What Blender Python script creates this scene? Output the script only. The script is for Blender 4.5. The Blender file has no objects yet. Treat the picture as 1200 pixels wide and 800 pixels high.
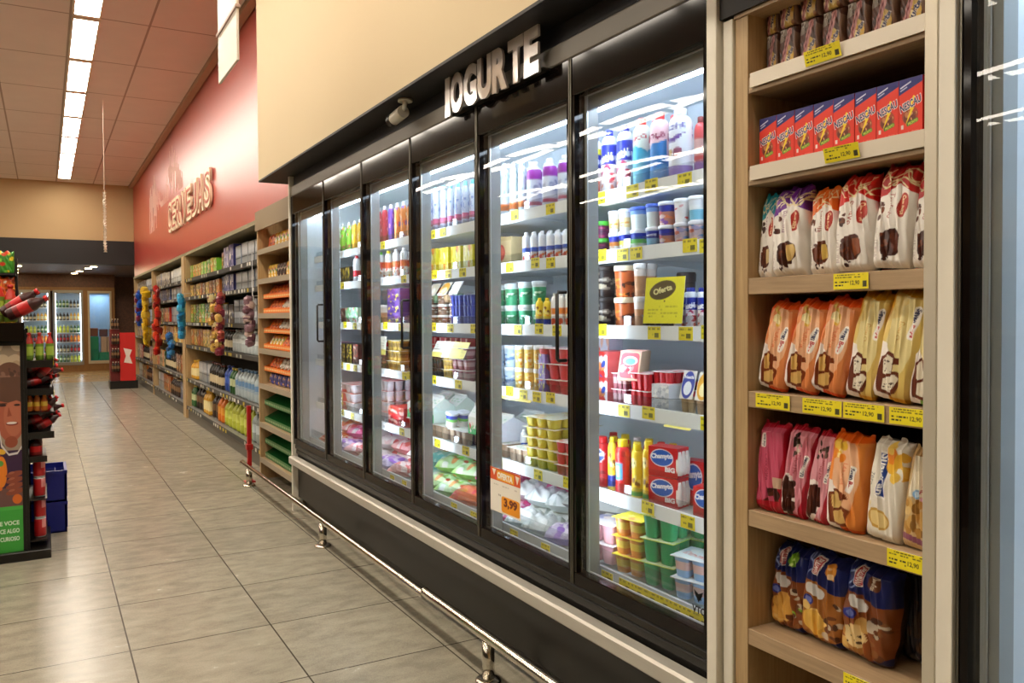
import bpy, math, random
import numpy as np
from mathutils import Vector, Matrix

sc = bpy.context.scene
COL = sc.collection
# ------------------------------------------------------------------ camera
F_PX, YAW, PITCH, ROLL, CX, CY, CAM_H = 925.76, 0.48468, -0.02190, -0.00771, 540.0, 390.0, 1.42
_cy, _sy, _cp, _sp, _cr, _sr = math.cos(YAW), math.sin(YAW), math.cos(PITCH), math.sin(PITCH), math.cos(ROLL), math.sin(ROLL)
FW = Vector((_sy * _cp, _cy * _cp, _sp))
_r = Vector((_cy, -_sy, 0.0)); _u = _r.cross(FW)
RT = _cr * _r + _sr * _u
UP = -_sr * _r + _cr * _u
cam_d = bpy.data.cameras.new('camera'); cam = bpy.data.objects.new('camera', cam_d); COL.objects.link(cam)
cam_d.sensor_fit = 'HORIZONTAL'; cam_d.sensor_width = 36.0
cam_d.lens = F_PX / 1200.0 * 36.0
cam_d.shift_x = (600.0 - CX) / 1200.0
cam_d.shift_y = (CY - 400.0) / 1200.0
cam_d.clip_start = 0.02; cam_d.clip_end = 200
m = Matrix((RT, UP, -FW)).transposed().to_4x4(); m.translation = (0, 0, CAM_H)
cam.matrix_world = m
sc.camera = cam
# ------------------------------------------------------------------ colour management, world
sc.view_settings.view_transform = 'Standard'; sc.view_settings.look = 'None'
sc.view_settings.gamma = 1.0; sc.view_settings.use_curve_mapping = False
sc.view_settings.exposure = 0.0
sc.cycles.use_denoising = True
sc.cycles.max_bounces = 8; sc.cycles.transparent_max_bounces = 16; sc.cycles.glossy_bounces = 3; sc.cycles.diffuse_bounces = 6
sc.cycles.caustics_reflective = False; sc.cycles.caustics_refractive = False
sc.cycles.sample_clamp_indirect = 4.0
w = bpy.data.worlds.new('world'); sc.world = w; w.use_nodes = True
w.node_tree.nodes['Background'].inputs[0].default_value = (1.0, 0.86, 0.68, 1)
w.node_tree.nodes['Background'].inputs[1].default_value = 0.25
STRIP_POWER = 34.0      # ceiling fluorescent strips
LED_POWER = 26.0        # cooler interior tubes
STRIP_ROWS = [0.41, -2.1, -4.6, -7.1, -9.6]
CEIL_Z = 4.35

# ------------------------------------------------------------------ unproject helpers (used to take real positions off the survey)
def ray(px, py): return FW + RT * ((px - CX) / F_PX) - UP * ((py - CY) / F_PX)
def onx(px, py, X):
    d = ray(px, py); t = X / d.x; return Vector((X, d.y * t, CAM_H + d.z * t))
def ony(px, py, Y):
    d = ray(px, py); t = Y / d.y; return Vector((d.x * t, Y, CAM_H + d.z * t))
def YY(px, X, py=390): return onx(px, py, X).y
def ZZ(px, py, X): return onx(px, py, X).z

# ------------------------------------------------------------------ materials
def srgb(c):
    if isinstance(c, str):
        c = c.lstrip('#'); c = [int(c[i:i + 2], 16) / 255 for i in (0, 2, 4)]
    return tuple((x / 12.92 if x <= 0.04045 else ((x + 0.055) / 1.055) ** 2.4) for x in c[:3])
_mats = {}
def mat(name, col=None, rough=0.5, metal=0.0, emit=None, spec=None, var=0.0, scale=20.0, bump=0.0, coat=0.0, attr=False, stretch=None, sss=0):
    if name in _mats: return _mats[name]
    M = bpy.data.materials.new(name); M.use_nodes = True; nt = M.node_tree; B = nt.nodes['Principled BSDF']
    c = srgb(col) if col is not None else (0.8, 0.8, 0.8)
    B.inputs['Base Color'].default_value = (*c, 1); B.inputs['Roughness'].default_value = rough; B.inputs['Metallic'].default_value = metal
    if coat: B.inputs['Coat Weight'].default_value = coat; B.inputs['Coat Roughness'].default_value = 0.08
    if spec is not None: B.inputs['Specular IOR Level'].default_value = spec
    if emit: B.inputs['Emission Color'].default_value = (*srgb(emit[0]), 1); B.inputs['Emission Strength'].default_value = emit[1]
    if attr:
        a = nt.nodes.new('ShaderNodeAttribute'); a.attribute_name = 'Col'; nt.links.new(a.outputs['Color'], B.inputs['Base Color'])
    if var or bump:
        tc = nt.nodes.new('ShaderNodeTexCoord'); mp = nt.nodes.new('ShaderNodeMapping'); n = nt.nodes.new('ShaderNodeTexNoise')
        nt.links.new(tc.outputs['Object'], mp.inputs['Vector']); nt.links.new(mp.outputs['Vector'], n.inputs['Vector'])
        if stretch: mp.inputs['Scale'].default_value = stretch
        n.inputs['Scale'].default_value = scale; n.inputs['Detail'].default_value = 5
        if var:
            mx = nt.nodes.new('ShaderNodeMix'); mx.data_type = 'RGBA'
            mx.inputs['A'].default_value = (*[x * (1 - var) for x in c], 1); mx.inputs['B'].default_value = (*[min(1, x * (1 + var)) for x in c], 1)
            nt.links.new(n.outputs['Fac'], mx.inputs['Factor']); nt.links.new(mx.outputs['Result'], B.inputs['Base Color'])
        if bump:
            b = nt.nodes.new('ShaderNodeBump'); b.inputs['Strength'].default_value = bump; b.inputs['Distance'].default_value = 0.002
            nt.links.new(n.outputs['Fac'], b.inputs['Height']); nt.links.new(b.outputs['Normal'], B.inputs['Normal'])
    _mats[name] = M; return M

PRINT_FILM = mat('printed_film', rough=0.28, attr=True, bump=0.35, scale=60)
PRINT_PAPER = mat('printed_card', rough=0.55, attr=True)
PRINT_PLASTIC = mat('printed_plastic', rough=0.35, attr=True)
BLACK = mat('black_powder_coat', '#15120f', 0.35, var=0.15)
BLACKGLOSS = mat('black_gloss_panel', '#120c0a', 0.07, spec=0.22)
SILVER = mat('brushed_aluminium', '#c9c4b8', 0.5, 0.5, var=0.06, scale=8, stretch=(40, 1, 40))
CHROME = mat('polished_steel', '#d8d2c6', 0.12, 1.0)
CREAM_TRIM = mat('cream_trim', '#e6e0d0', 0.45, var=0.03)
GREY_VAL = mat('grey_valance', '#8d8880', 0.4)
BLUEGREY = mat('dark_blue_grey_panel', '#2f3038', 0.4)
LINER = mat('white_cooler_liner', '#dfe6ea', 0.45, var=0.03)
WIRE = mat('white_wire', '#e3e6e8', 0.35)
SHELFGREY = mat('cooler_shelf_enamel', '#d3dade', 0.4)
CLEARPL = None

def glass_mat(name, tint=(1, 1, 1), ior=1.5, rough=0.0, base=0.0):
    M = bpy.data.materials.new(name); M.use_nodes = True; nt = M.node_tree; nt.nodes.clear()
    o = nt.nodes.new('ShaderNodeOutputMaterial'); mx = nt.nodes.new('ShaderNodeMixShader')
    t = nt.nodes.new('ShaderNodeBsdfTransparent'); t.inputs[0].default_value = (*tint, 1)
    g = nt.nodes.new('ShaderNodeBsdfGlossy'); g.inputs['Roughness'].default_value = rough
    fr = nt.nodes.new('ShaderNodeFresnel'); ge = nt.nodes.new('ShaderNodeNewGeometry'); mr = nt.nodes.new('ShaderNodeMapRange')
    mr.inputs['To Min'].default_value = ior; mr.inputs['To Max'].default_value = 1.0 / ior     # same pane seen from either side
    nt.links.new(ge.outputs['Backfacing'], mr.inputs['Value']); nt.links.new(mr.outputs[0], fr.inputs[0])
    if base:
        ad = nt.nodes.new('ShaderNodeMath'); ad.operation = 'ADD'; ad.inputs[1].default_value = base; ad.use_clamp = True
        nt.links.new(fr.outputs[0], ad.inputs[0]); nt.links.new(ad.outputs[0], mx.inputs[0])
    else: nt.links.new(fr.outputs[0], mx.inputs[0])
    nt.links.new(t.outputs[0], mx.inputs[1]); nt.links.new(g.outputs[0], mx.inputs[2]); nt.links.new(mx.outputs[0], o.inputs[0])
    _mats[name] = M; return M
GLASS = glass_mat('door_glass', (0.97, 0.985, 0.98), 1.5)
CLEAR = glass_mat('clear_plastic', (0.9, 0.92, 0.93), 1.45, 0.05, 0.03)

def wood_mat(name, c1, c2, rough=0.45, axis=(2, 2, 24), scale=3.0):
    M = bpy.data.materials.new(name); M.use_nodes = True; nt = M.node_tree; B = nt.nodes['Principled BSDF']
    tc = nt.nodes.new('ShaderNodeTexCoord'); mp = nt.nodes.new('ShaderNodeMapping'); mp.inputs['Scale'].default_value = axis
    n = nt.nodes.new('ShaderNodeTexNoise'); n.inputs['Scale'].default_value = scale; n.inputs['Detail'].default_value = 6; n.inputs['Roughness'].default_value = 0.65
    r = nt.nodes.new('ShaderNodeValToRGB'); r.color_ramp.elements[0].position = 0.3; r.color_ramp.elements[1].position = 0.7
    r.color_ramp.elements[0].color = (*srgb(c1), 1); r.color_ramp.elements[1].color = (*srgb(c2), 1)
    nt.links.new(tc.outputs['Object'], mp.inputs['Vector']); nt.links.new(mp.outputs['Vector'], n.inputs['Vector'])
    nt.links.new(n.outputs['Fac'], r.inputs['Fac']); nt.links.new(r.outputs['Color'], B.inputs['Base Color']); B.inputs['Roughness'].default_value = rough
    return M
OAK_V = wood_mat('oak_laminate_vertical', '#a88a5f', '#c3a679', axis=(30, 30, 1.5))
OAK_H = wood_mat('oak_laminate_horizontal', '#9c8262', '#b89c78', axis=(30, 1.5, 30))
DARKWOOD = wood_mat('dark_wood', '#4a2a17', '#6d4126', axis=(8, 1, 8))
CORALWOOD = wood_mat('honey_wood', '#9c6a33', '#b98546', axis=(20, 20, 2))
CEILWOOD = wood_mat('brown_ceiling_boards', '#5d4a3e', '#75604f', axis=(12, 1, 1))

# ------------------------------------------------------------------ mesh builder
class MB:
    def __init__(s): s.v = []; s.f = []; s.c = []; s.sm = []
    def add(s, vs, fs, col=(0.8, 0.8, 0.8), smooth=False):
        o = len(s.v); s.v += [tuple(p) for p in vs]; s.f += [tuple(i + o for i in f) for f in fs]
        if isinstance(col, np.ndarray): s.c += [tuple(c) for c in col]
        else: s.c += [col] * len(fs)
        s.sm += [smooth] * len(fs); return s
    def box(s, x0, x1, y0, y1, z0, z1, col=(0.8, 0.8, 0.8), b=0.0):
        if b <= 0:
            vs = [(x, y, z) for z in (z0, z1) for y in (y0, y1) for x in (x0, x1)]
            return s.add(vs, [(0, 2, 3, 1), (4, 5, 7, 6), (0, 1, 5, 4), (2, 6, 7, 3), (0, 4, 6, 2), (1, 3, 7, 5)], col)
        # chamfered box
        b = min(b, (x1 - x0) * .49, (y1 - y0) * .49, (z1 - z0) * .49)
        vs = []; idx = {}
        for ax in range(3):
            for sx in (0, 1):
                for sy in (0, 1):
                    for sz in (0, 1):
                        p = [(x0, x1)[sx], (y0, y1)[sy], (z0, z1)[sz]]; q = (sx, sy, sz)
                        lim = ((x0, x1), (y0, y1), (z0, z1))
                        for k in range(3):
                            if k != ax: p[k] = lim[k][q[k]] + (b if q[k] == 0 else -b)
                        idx[(ax, q)] = len(vs); vs.append(tuple(p))
        fs = []
        I = lambda ax, a, bb, c: idx[(ax, (a, bb, c))]
        for sgn in (0, 1):
            f = [I(0, sgn, 0, 0), I(0, sgn, 1, 0), I(0, sgn, 1, 1), I(0, sgn, 0, 1)]; fs.append(f if sgn else f[::-1])
            f = [I(1, 0, sgn, 0), I(1, 0, sgn, 1), I(1, 1, sgn, 1), I(1, 1, sgn, 0)]; fs.append(f if sgn else f[::-1])
            f = [I(2, 0, 0, sgn), I(2, 1, 0, sgn), I(2, 1, 1, sgn), I(2, 0, 1, sgn)]; fs.append(f if sgn else f[::-1])
        for a in (0, 1):
            for c in (0, 1):
                fs.append([I(0, a, c, 0), I(0, a, c, 1), I(1, a, c, 1), I(1, a, c, 0)])
                fs.append([I(0, a, 0, c), I(0, a, 1, c), I(2, a, 1, c), I(2, a, 0, c)])
                fs.append([I(1, 0, a, c), I(1, 1, a, c), I(2, 1, a, c), I(2, 0, a, c)])
        for a in (0, 1):
            for bb in (0, 1):
                for c in (0, 1): fs.append([I(0, a, bb, c), I(1, a, bb, c), I(2, a, bb, c)])
        return s.add(vs, fs, col)
    def lathe(s, prof, n=20, col=None, cx=0, cy=0, cz=0, smooth=True, cfun=None, sq=0.0, caps=True):
        """prof [(r,z)...]; cfun(theta,z,row)->colour; sq: squareness 0..1"""
        vs = []; fs = []; cs = []
        for (r, z) in prof:
            for k in range(n):
                t = 2 * math.pi * k / n; c_, s_ = math.cos(t), math.sin(t)
                q = 1.0
                if sq: q = 1 + sq * (1 / max(abs(c_), abs(s_)) - 1)
                vs.append((cx + r * q * c_, cy + r * q * s_, cz + z))
        for i in range(len(prof) - 1):
            for k in range(n):
                a = i * n + k; b = i * n + (k + 1) % n; fs.append((a, b, b + n, a + n))
                if cfun: cs.append(cfun(2 * math.pi * (k + .5) / n, (prof[i][1] + prof[i + 1][1]) / 2, i))
                else: cs.append(col)
        if caps:
            fs.append(tuple(range(n))[::-1]); cs.append(cs[0]); fs.append(tuple(range((len(prof) - 1) * n, len(prof) * n))); cs.append(cs[-1])
        o = len(s.v); s.v += vs; s.f += [tuple(i + o for i in f) for f in fs]; s.c += cs
        s.sm += [smooth] * len(fs)
        if caps: s.sm[-1] = s.sm[-2] = False
        return s
    def tube(s, pts, r, n=10, col=(0.8, 0.8, 0.8)):
        pts = [Vector(p) for p in pts]; vs = []; fs = []
        up0 = Vector((0, 0, 1))
        for i, p in enumerate(pts):
            d = (pts[min(i + 1, len(pts) - 1)] - pts[max(i - 1, 0)]).normalized()
            u = up0 if abs(d.dot(up0)) < 0.95 else Vector((1, 0, 0))
            a = d.cross(u).normalized(); b = a.cross(d)
            for k in range(n):
                t = 2 * math.pi * k / n; vs.append(p + a * (r * math.cos(t)) + b * (r * math.sin(t)))
        for i in range(len(pts) - 1):
            for k in range(n):
                a = i * n + k; b = i * n + (k + 1) % n; fs.append((a, a + n, b + n, b))
        s.add(vs, fs, col, True)
        s.add([vs[k] for k in range(n)], [tuple(range(n))], col); s.add([vs[(len(pts) - 1) * n + k] for k in range(n)], [tuple(range(n))[::-1]], col)
        return s
    def mesh(s, name, material=None):
        me = bpy.data.meshes.new(name); me.from_pydata(s.v, [], s.f)
        me.polygons.foreach_set('use_smooth', s.sm)
        if material is not None: me.materials.append(material)
        if material in (PRINT_FILM, PRINT_PAPER, PRINT_PLASTIC):
            ca = me.color_attributes.new('Col', 'FLOAT_COLOR', 'CORNER')
            cnt = np.array([len(f) for f in s.f]); cc = np.ones((len(s.f), 4)); cc[:, :3] = np.array([c[:3] for c in s.c])
            ca.data.foreach_set('color', np.repeat(cc, cnt, axis=0).ravel())
        me.update(); return me

def obj(name, me, parent=None, loc=None, rot=None):
    o = bpy.data.objects.new(name, me); COL.objects.link(o)
    if parent is not None: o.parent = parent
    if loc is not None: o.location = loc
    if rot is not None: o.rotation_euler = rot
    return o
def build(name, mb, material, parent=None, **k): return obj(name, mb.mesh(name, material), parent, **k)
def tag(o, label, cat, group=None, kind=None):
    if label: o['label'] = label
    if cat: o['category'] = cat
    if group: o['group'] = group
    if kind: o['kind'] = kind
    return o
def thing(name, label, cat, loc=(0, 0, 0), rot=(0, 0, 0), group=None):
    o = bpy.data.objects.new(name, None); COL.objects.link(o); o.location = loc; o.rotation_euler = rot; o.empty_display_size = 0.05
    return tag(o, label, cat, group)
def struct(name, mb, material): o = build(name, mb, material); o['kind'] = 'structure'; return o
ORD = ['first', 'second', 'third', 'fourth', 'fifth', 'sixth', 'seventh', 'eighth', 'ninth', 'tenth', 'eleventh', 'twelfth', 'thirteenth',
       'fourteenth', 'fifteenth', 'sixteenth', 'seventeenth', 'eighteenth', 'nineteenth', 'twentieth']
def ordn(i):
    if i < 20: return ORD[i]
    t = {2: 'twenty', 3: 'thirty', 4: 'forty', 5: 'fifty', 6: 'sixty', 7: 'seventy'}[(i + 1) // 10]; u = (i + 1) % 10
    return (t[:-1] + 'ieth') if u == 0 else t + '-' + ORD[u - 1]

# a product is a list of (part_name, mesh, part_label); instances are plain object copies
def place(proto, name, label, cat, loc, rz=-math.pi / 2, rx=0.0, ry=0.0, scale=None, group=None):
    rot = (Matrix.Rotation(rz, 3, 'Z') @ Matrix.Rotation(rx, 3, 'X') @ Matrix.Rotation(ry, 3, 'Y')).to_euler()
    if len(proto) == 1:
        r = bpy.data.objects.new(name, proto[0][1]); COL.objects.link(r); r.location = loc; r.rotation_euler = rot
        tag(r, label, cat, group)
    else:
        r = thing(name, label, cat, loc, rot, group)
        for pn, me, pl in proto:
            c = bpy.data.objects.new(pn, me); COL.objects.link(c); c.parent = r
            if pl: c['label'] = pl
    if scale: r.scale = scale if not isinstance(scale, (int, float)) else (scale,) * 3
    return r

# ------------------------------------------------------------------ canvas painter
_txt = {}
def text_tris(s, bold=0.02):
    k = (s, bold)
    if k in _txt: return _txt[k]
    cu = bpy.data.curves.new('glyphs', 'FONT'); cu.body = s; cu.size = 1; cu.resolution_u = 3; cu.offset = bold
    o = bpy.data.objects.new('glyphs', cu); COL.objects.link(o)
    dg = bpy.context.evaluated_depsgraph_get(); me = bpy.data.meshes.new_from_object(o.evaluated_get(dg))
    me.calc_loop_triangles()
    v = np.array([q.co[:2] for q in me.vertices]); t = np.array([q.vertices[:] for q in me.loop_triangles])
    bpy.data.objects.remove(o); bpy.data.curves.remove(cu); bpy.data.meshes.remove(me)
    mn, mx = v.min(0), v.max(0); v = (v - (mn + mx) / 2) / (mx - mn)
    _txt[k] = v[t]; return _txt[k]
def letter_mesh(ch, w_, h_, depth, bold=0.03):
    cu = bpy.data.curves.new('glyph', 'FONT'); cu.body = ch; cu.size = 1; cu.resolution_u = 5; cu.offset = bold; cu.extrude = 0.5
    o = bpy.data.objects.new('glyph', cu); COL.objects.link(o)
    dg = bpy.context.evaluated_depsgraph_get(); me = bpy.data.meshes.new_from_object(o.evaluated_get(dg))
    bpy.data.objects.remove(o); bpy.data.curves.remove(cu)
    v = np.array([q.co[:] for q in me.vertices]); mn, mx = v.min(0), v.max(0)
    v = (v - (mn + mx) / 2) / (mx - mn)
    v = np.stack([v[:, 0] * w_, -v[:, 2] * depth, v[:, 1] * h_], 1)
    me.vertices.foreach_set('co', v.ravel()); me.update(); return me

class Canvas:
    SS = 3
    def __init__(s, w_, h_, bg):
        s.w, s.h = w_, h_; s.a = np.zeros((h_ * s.SS, w_ * s.SS, 3)); s.a[:] = srgb(bg)
        yy, xx = np.mgrid[0:h_ * s.SS, 0:w_ * s.SS]; s.X = (xx + .5) / s.SS / w_; s.Y = (yy + .5) / s.SS / h_   # 0..1, y down
        s.asp = h_ / w_
    def fill(s, m_, c): s.a[m_] = srgb(c); return s
    def rect(s, x0, y0, x1, y1, c): return s.fill((s.X >= x0) & (s.X < x1) & (s.Y >= y0) & (s.Y < y1), c)
    def ell(s, cx, cy, rx, ry, c, ang=0):
        """rx, ry in widths of the canvas"""
        dx = s.X - cx; dy = (s.Y - cy) * s.asp; a = math.radians(ang); u = dx * math.cos(a) + dy * math.sin(a); v = -dx * math.sin(a) + dy * math.cos(a)
        return s.fill((u / rx) ** 2 + (v / ry) ** 2 < 1, c)
    def poly(s, pts, c):
        m_ = np.zeros_like(s.X, bool); n = len(pts)
        for i in range(n):
            x0, y0 = pts[i]; x1, y1 = pts[(i + 1) % n]
            if y0 == y1: continue
            cr = ((s.Y > y0) != (s.Y > y1)) & (s.X < (x1 - x0) * (s.Y - y0) / (y1 - y0) + x0); m_ ^= cr
        return s.fill(m_, c)
    def rrect(s, cx, cy, w_, h_, c, ang=0, r=0.3):
        dx = s.X - cx; dy = (s.Y - cy) * s.asp; a = math.radians(ang); u = np.abs(dx * math.cos(a) + dy * math.sin(a)); v = np.abs(-dx * math.sin(a) + dy * math.cos(a))
        rr = r * min(w_, h_); qx = np.maximum(u - (w_ / 2 - rr), 0); qy = np.maximum(v - (h_ / 2 - rr), 0)
        return s.fill(qx ** 2 + qy ** 2 < rr ** 2, c)
    def text(s, t, cx, cy, w_, h_, c, ang=0, bold=0.02):
        """w_ along the text, h_ its height, in canvas widths"""
        T = text_tris(t, bold) * np.array([w_, -h_]); a = math.radians(ang)
        x = T[..., 0] * math.cos(a) - T[..., 1] * math.sin(a); y = T[..., 0] * math.sin(a) + T[..., 1] * math.cos(a)
        PX = (x + cx) * s.w * s.SS; PY = (y / s.asp + cy) * s.h * s.SS; col = srgb(c); H, W = s.X.shape
        for px, py in zip(PX, PY):
            x0, x1 = max(int(px.min()) , 0), min(int(px.max()) + 2, W); y0, y1 = max(int(py.min()), 0), min(int(py.max()) + 2, H)
            if x0 >= x1 or y0 >= y1: continue
            gx = np.arange(x0, x1) + .5; gy = (np.arange(y0, y1) + .5)[:, None]
            e = [(px[(i + 1) % 3] - px[i]) * (gy - py[i]) - (py[(i + 1) % 3] - py[i]) * (gx - px[i]) for i in range(3)]
            m_ = ((e[0] >= 0) & (e[1] >= 0) & (e[2] >= 0)) | ((e[0] <= 0) & (e[1] <= 0) & (e[2] <= 0))
            s.a[y0:y1, x0:x1][m_] = col
        return s
    def blobs(s, x0, y0, x1, y1, n, r, cols, seed=1):
        R = random.Random(seed)
        for _ in range(n): s.ell(R.uniform(x0, x1), R.uniform(y0, y1), r * R.uniform(.5, 1.3), r * R.uniform(.5, 1.3), R.choice(cols), R.uniform(0, 180))
        return s
    def squiggle(s, x0, y0, x1, y1, n, c, seed=1, th=0.018):
        R = random.Random(seed)
        for _ in range(n):
            k, ph, am = R.uniform(1, 2.4), R.uniform(0, 6), R.uniform(.2, .5) * (y1 - y0); cy = R.uniform(y0, y1)
            yy = cy + am * np.sin(s.X * k * 6 + ph)
            s.fill((np.abs(s.Y - yy) * s.asp < th * 1.4) & (s.X > x0) & (s.X < x1) & (s.Y > y0) & (s.Y < y1), c)
        return s
    def barlines(s, x0, y0, x1, y1, rows, c, seed=3, dens=.6):
        R = random.Random(seed); hh = (y1 - y0) / rows
        for i in range(rows):
            x = x0
            while x < x1:
                l = R.uniform(.02, .1)
                if R.random() < dens: s.rect(x, y0 + i * hh, min(x + l, x1), y0 + i * hh + hh * .5, c)
                x += l + .02
        return s
    def out(s):
        return s.a.reshape(s.h, s.SS, s.w, s.SS, 3).mean((1, 3))     # rows top..bottom

# ------------------------------------------------------------------ product shapes (front faces local -Y, base at z=0)
def grid_sheet(mb, P, cols, smooth=True, flip=False):
    """P[h+1][w+1] points, cols h x w x3"""
    h_, w_ = cols.shape[:2]; o = len(mb.v)
    mb.v += [tuple(p) for row in P for p in row]
    n = w_ + 1
    for j in range(h_):
        for i in range(w_):
            a = o + j * n + i; f = (a, a + n, a + n + 1, a + 1)
            mb.f.append(f[::-1] if flip else f); mb.c.append(tuple(cols[j, i])); mb.sm.append(smooth)
    return mb
def carton(w_, h_, d_, cv, side, top=None, topw=None):
    """box with printed front; cv canvas or None"""
    mb = MB(); x0, x1 = -w_ / 2, w_ / 2; y0, y1 = -d_ / 2, d_ / 2
    c = cv.out(); hh, ww = c.shape[:2]
    P = [[(x0 + w_ * i / ww, y0, h_ * (1 - j / hh)) for i in range(ww + 1)] for j in range(hh + 1)]
    grid_sheet(mb, P, c, False)
    s_ = srgb(side); t_ = srgb(top or side)
    mb.add([(x0, y0, 0), (x1, y0, 0), (x1, y1, 0), (x0, y1, 0), (x0, y0, h_), (x1, y0, h_), (x1, y1, h_), (x0, y1, h_)],
           [(0, 3, 2, 1), (4, 5, 6, 7), (1, 2, 6, 5), (3, 7, 6, 2), (0, 4, 7, 3)], np.array([s_, t_, s_, s_, s_]))
    return mb
def pouch(w_, h_, d_, cv, side, seed=1, loaf=0.2, crimp=0.10, wr=0.004, back=10, gather=0.0, tip=1.0):
    """standing film bag wrapped round its content; front canvas, pinched to a flat seal on top and folded below"""
    c = cv.out(); hh, ww = c.shape[:2]; R = random.Random(seed); mb = MB()
    ks = [(R.uniform(2, 9), R.uniform(4, 14), R.uniform(0, 6), R.uniform(.4, 1)) for _ in range(7)]
    def wrk(u, v): return wr * sum(a * math.sin(k * u * 3 + l * v * 2 + p) for k, l, p, a in ks) / 2.2
    def half(v):     # v 0 bottom..1 top -> half depth, half width
        if v > 1 - crimp: q = (v - (1 - crimp)) / crimp; b = d_ / 2 * max(0.05, max(0.0, 1 - q) ** .7)
        elif v < .08: b = d_ / 2 * (0.55 + .45 * math.sin(v / .08 * math.pi / 2))
        else: b = d_ / 2
        b *= (0.86 + .14 * math.sin(math.pi * min(1, v * 1.05)))
        a = w_ / 2 * (1 - gather * max(0, (v - (1 - crimp)) / crimp)) * (.94 + .06 * math.sin(math.pi * v))
        return a, b
    P = []
    for j in range(hh + 1):
        v = 1 - j / hh; a, b = half(v); row = []
        for i in range(ww + 1):
            u = 2 * i / ww - 1
            y = -b * max(0.0, 1 - abs(u) ** (2 / max(loaf, .05) * .8)) ** .5
            row.append((u * a + wrk(v, u) * .5, y + wrk(u, v) * (1 - u * u), v * h_ + (0.006 * math.sin(u * 7 + seed) if j == 0 else 0) * tip))
        P.append(row)
    grid_sheet(mb, P, c, True)
    sc_ = srgb(side); hb = 24; bc = np.zeros((hb, back, 3)); bc[:] = sc_
    P2 = []
    for j in range(hb + 1):
        v = 1 - j / hb; a, b = half(v); row = []
        for i in range(back + 1):
            u = 2 * i / back - 1; y = b * max(0.0, 1 - abs(u) ** 5) ** .5
            row.append((u * a + wrk(v, u) * .5, y, v * h_))
        P2.append(row)
    grid_sheet(mb, P2, bc, True, True)
    return mb
def bottle_prof(r, h_, neck=.35, shoulder=.78, waist=0.0):
    p = [(r * .82, 0), (r * .98, h_ * .02), (r, h_ * .05)]
    for k in range(1, 12):
        z = .05 + (shoulder - .05) * k / 11; q = r * (1 - waist * math.sin(math.pi * (z - .05) / (shoulder - .05)) ** 2); p.append((q, h_ * z))
    for k in range(1, 6):
        t = k / 5; p.append((r * (neck + (1 - neck) * math.cos(t * math.pi / 2)), h_ * (shoulder + (0.92 - shoulder) * math.sin(t * math.pi / 2))))
    p.append((r * neck, h_ * .93)); return p
def bottle(r, h_, cv, capc, body=None, neck=.42, shoulder=.76, waist=.0, n=36, m_=None, caph=.09, z0=.04, z1=None):
    """returns proto list: body (printed sleeve painted), cap"""
    c = cv.out(); hh, ww = c.shape[:2]; prof = bottle_prof(r, h_, neck, shoulder, waist); z1 = z1 or 0.93; base = srgb(body or '#f0f0f0')
    fine = []
    for (r0, a), (r1, b) in zip(prof[:-1], prof[1:]):
        k = max(1, int((b - a) / h_ * hh)); fine += [(r0 + (r1 - r0) * i / k, a + (b - a) * i / k) for i in range(k)]
    fine.append(prof[-1])
    def cf(t, z, i):
        v = z / h_
        if v < z0 or v > z1: return base
        u = ((t - math.pi) / math.pi)   # -1..1 , front at theta=3pi/2 -> u=.5
        u = (t / math.pi) % 1.0
        j = min(hh - 1, int((z1 - v) / (z1 - z0) * hh)); return tuple(c[j, min(ww - 1, int(u * ww))])
    mb = MB(); mb.lathe(fine, n, cfun=cf)
    cp = MB(); cr = r * neck * 1.12; cc = srgb(capc)
    cp.lathe([(cr, h_ * .915), (cr * 1.02, h_ * .93), (cr, h_ * (.915 + caph)), (cr * .85, h_ * (.925 + caph))], 18, cc)
    return [('bottle_body', mb.mesh('bottle_body', m_ or PRINT_PLASTIC), None), ('cap', cp.mesh('cap', PRINT_PLASTIC), None)]
def tub(r0, r1, h_, cv, lid, n=36, cont='#f4f0e8', lidh=.012, hole=False):
    c = cv.out(); hh, ww = c.shape[:2]
    prof = [(r0 + (r1 - r0) * i / hh, h_ * i / hh) for i in range(hh + 1)]
    def cf(t, z, i): return tuple(c[hh - 1 - min(i, hh - 1), min(ww - 1, int(((t / math.pi) % 1.0) * ww))])
    mb = MB(); mb.lathe(prof, n, cfun=cf)
    l = MB(); lc = srgb(lid); l.lathe([(r1 * 1.05, h_ - .004), (r1 * 1.07, h_), (r1 * 1.07, h_ + lidh * .7), (r1 * 1.0, h_ + lidh)], n, lc)
    return [('tub', mb.mesh('tub', PRINT_PLASTIC), None), ('lid', l.mesh('lid', PRINT_PLASTIC), None)]
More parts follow.
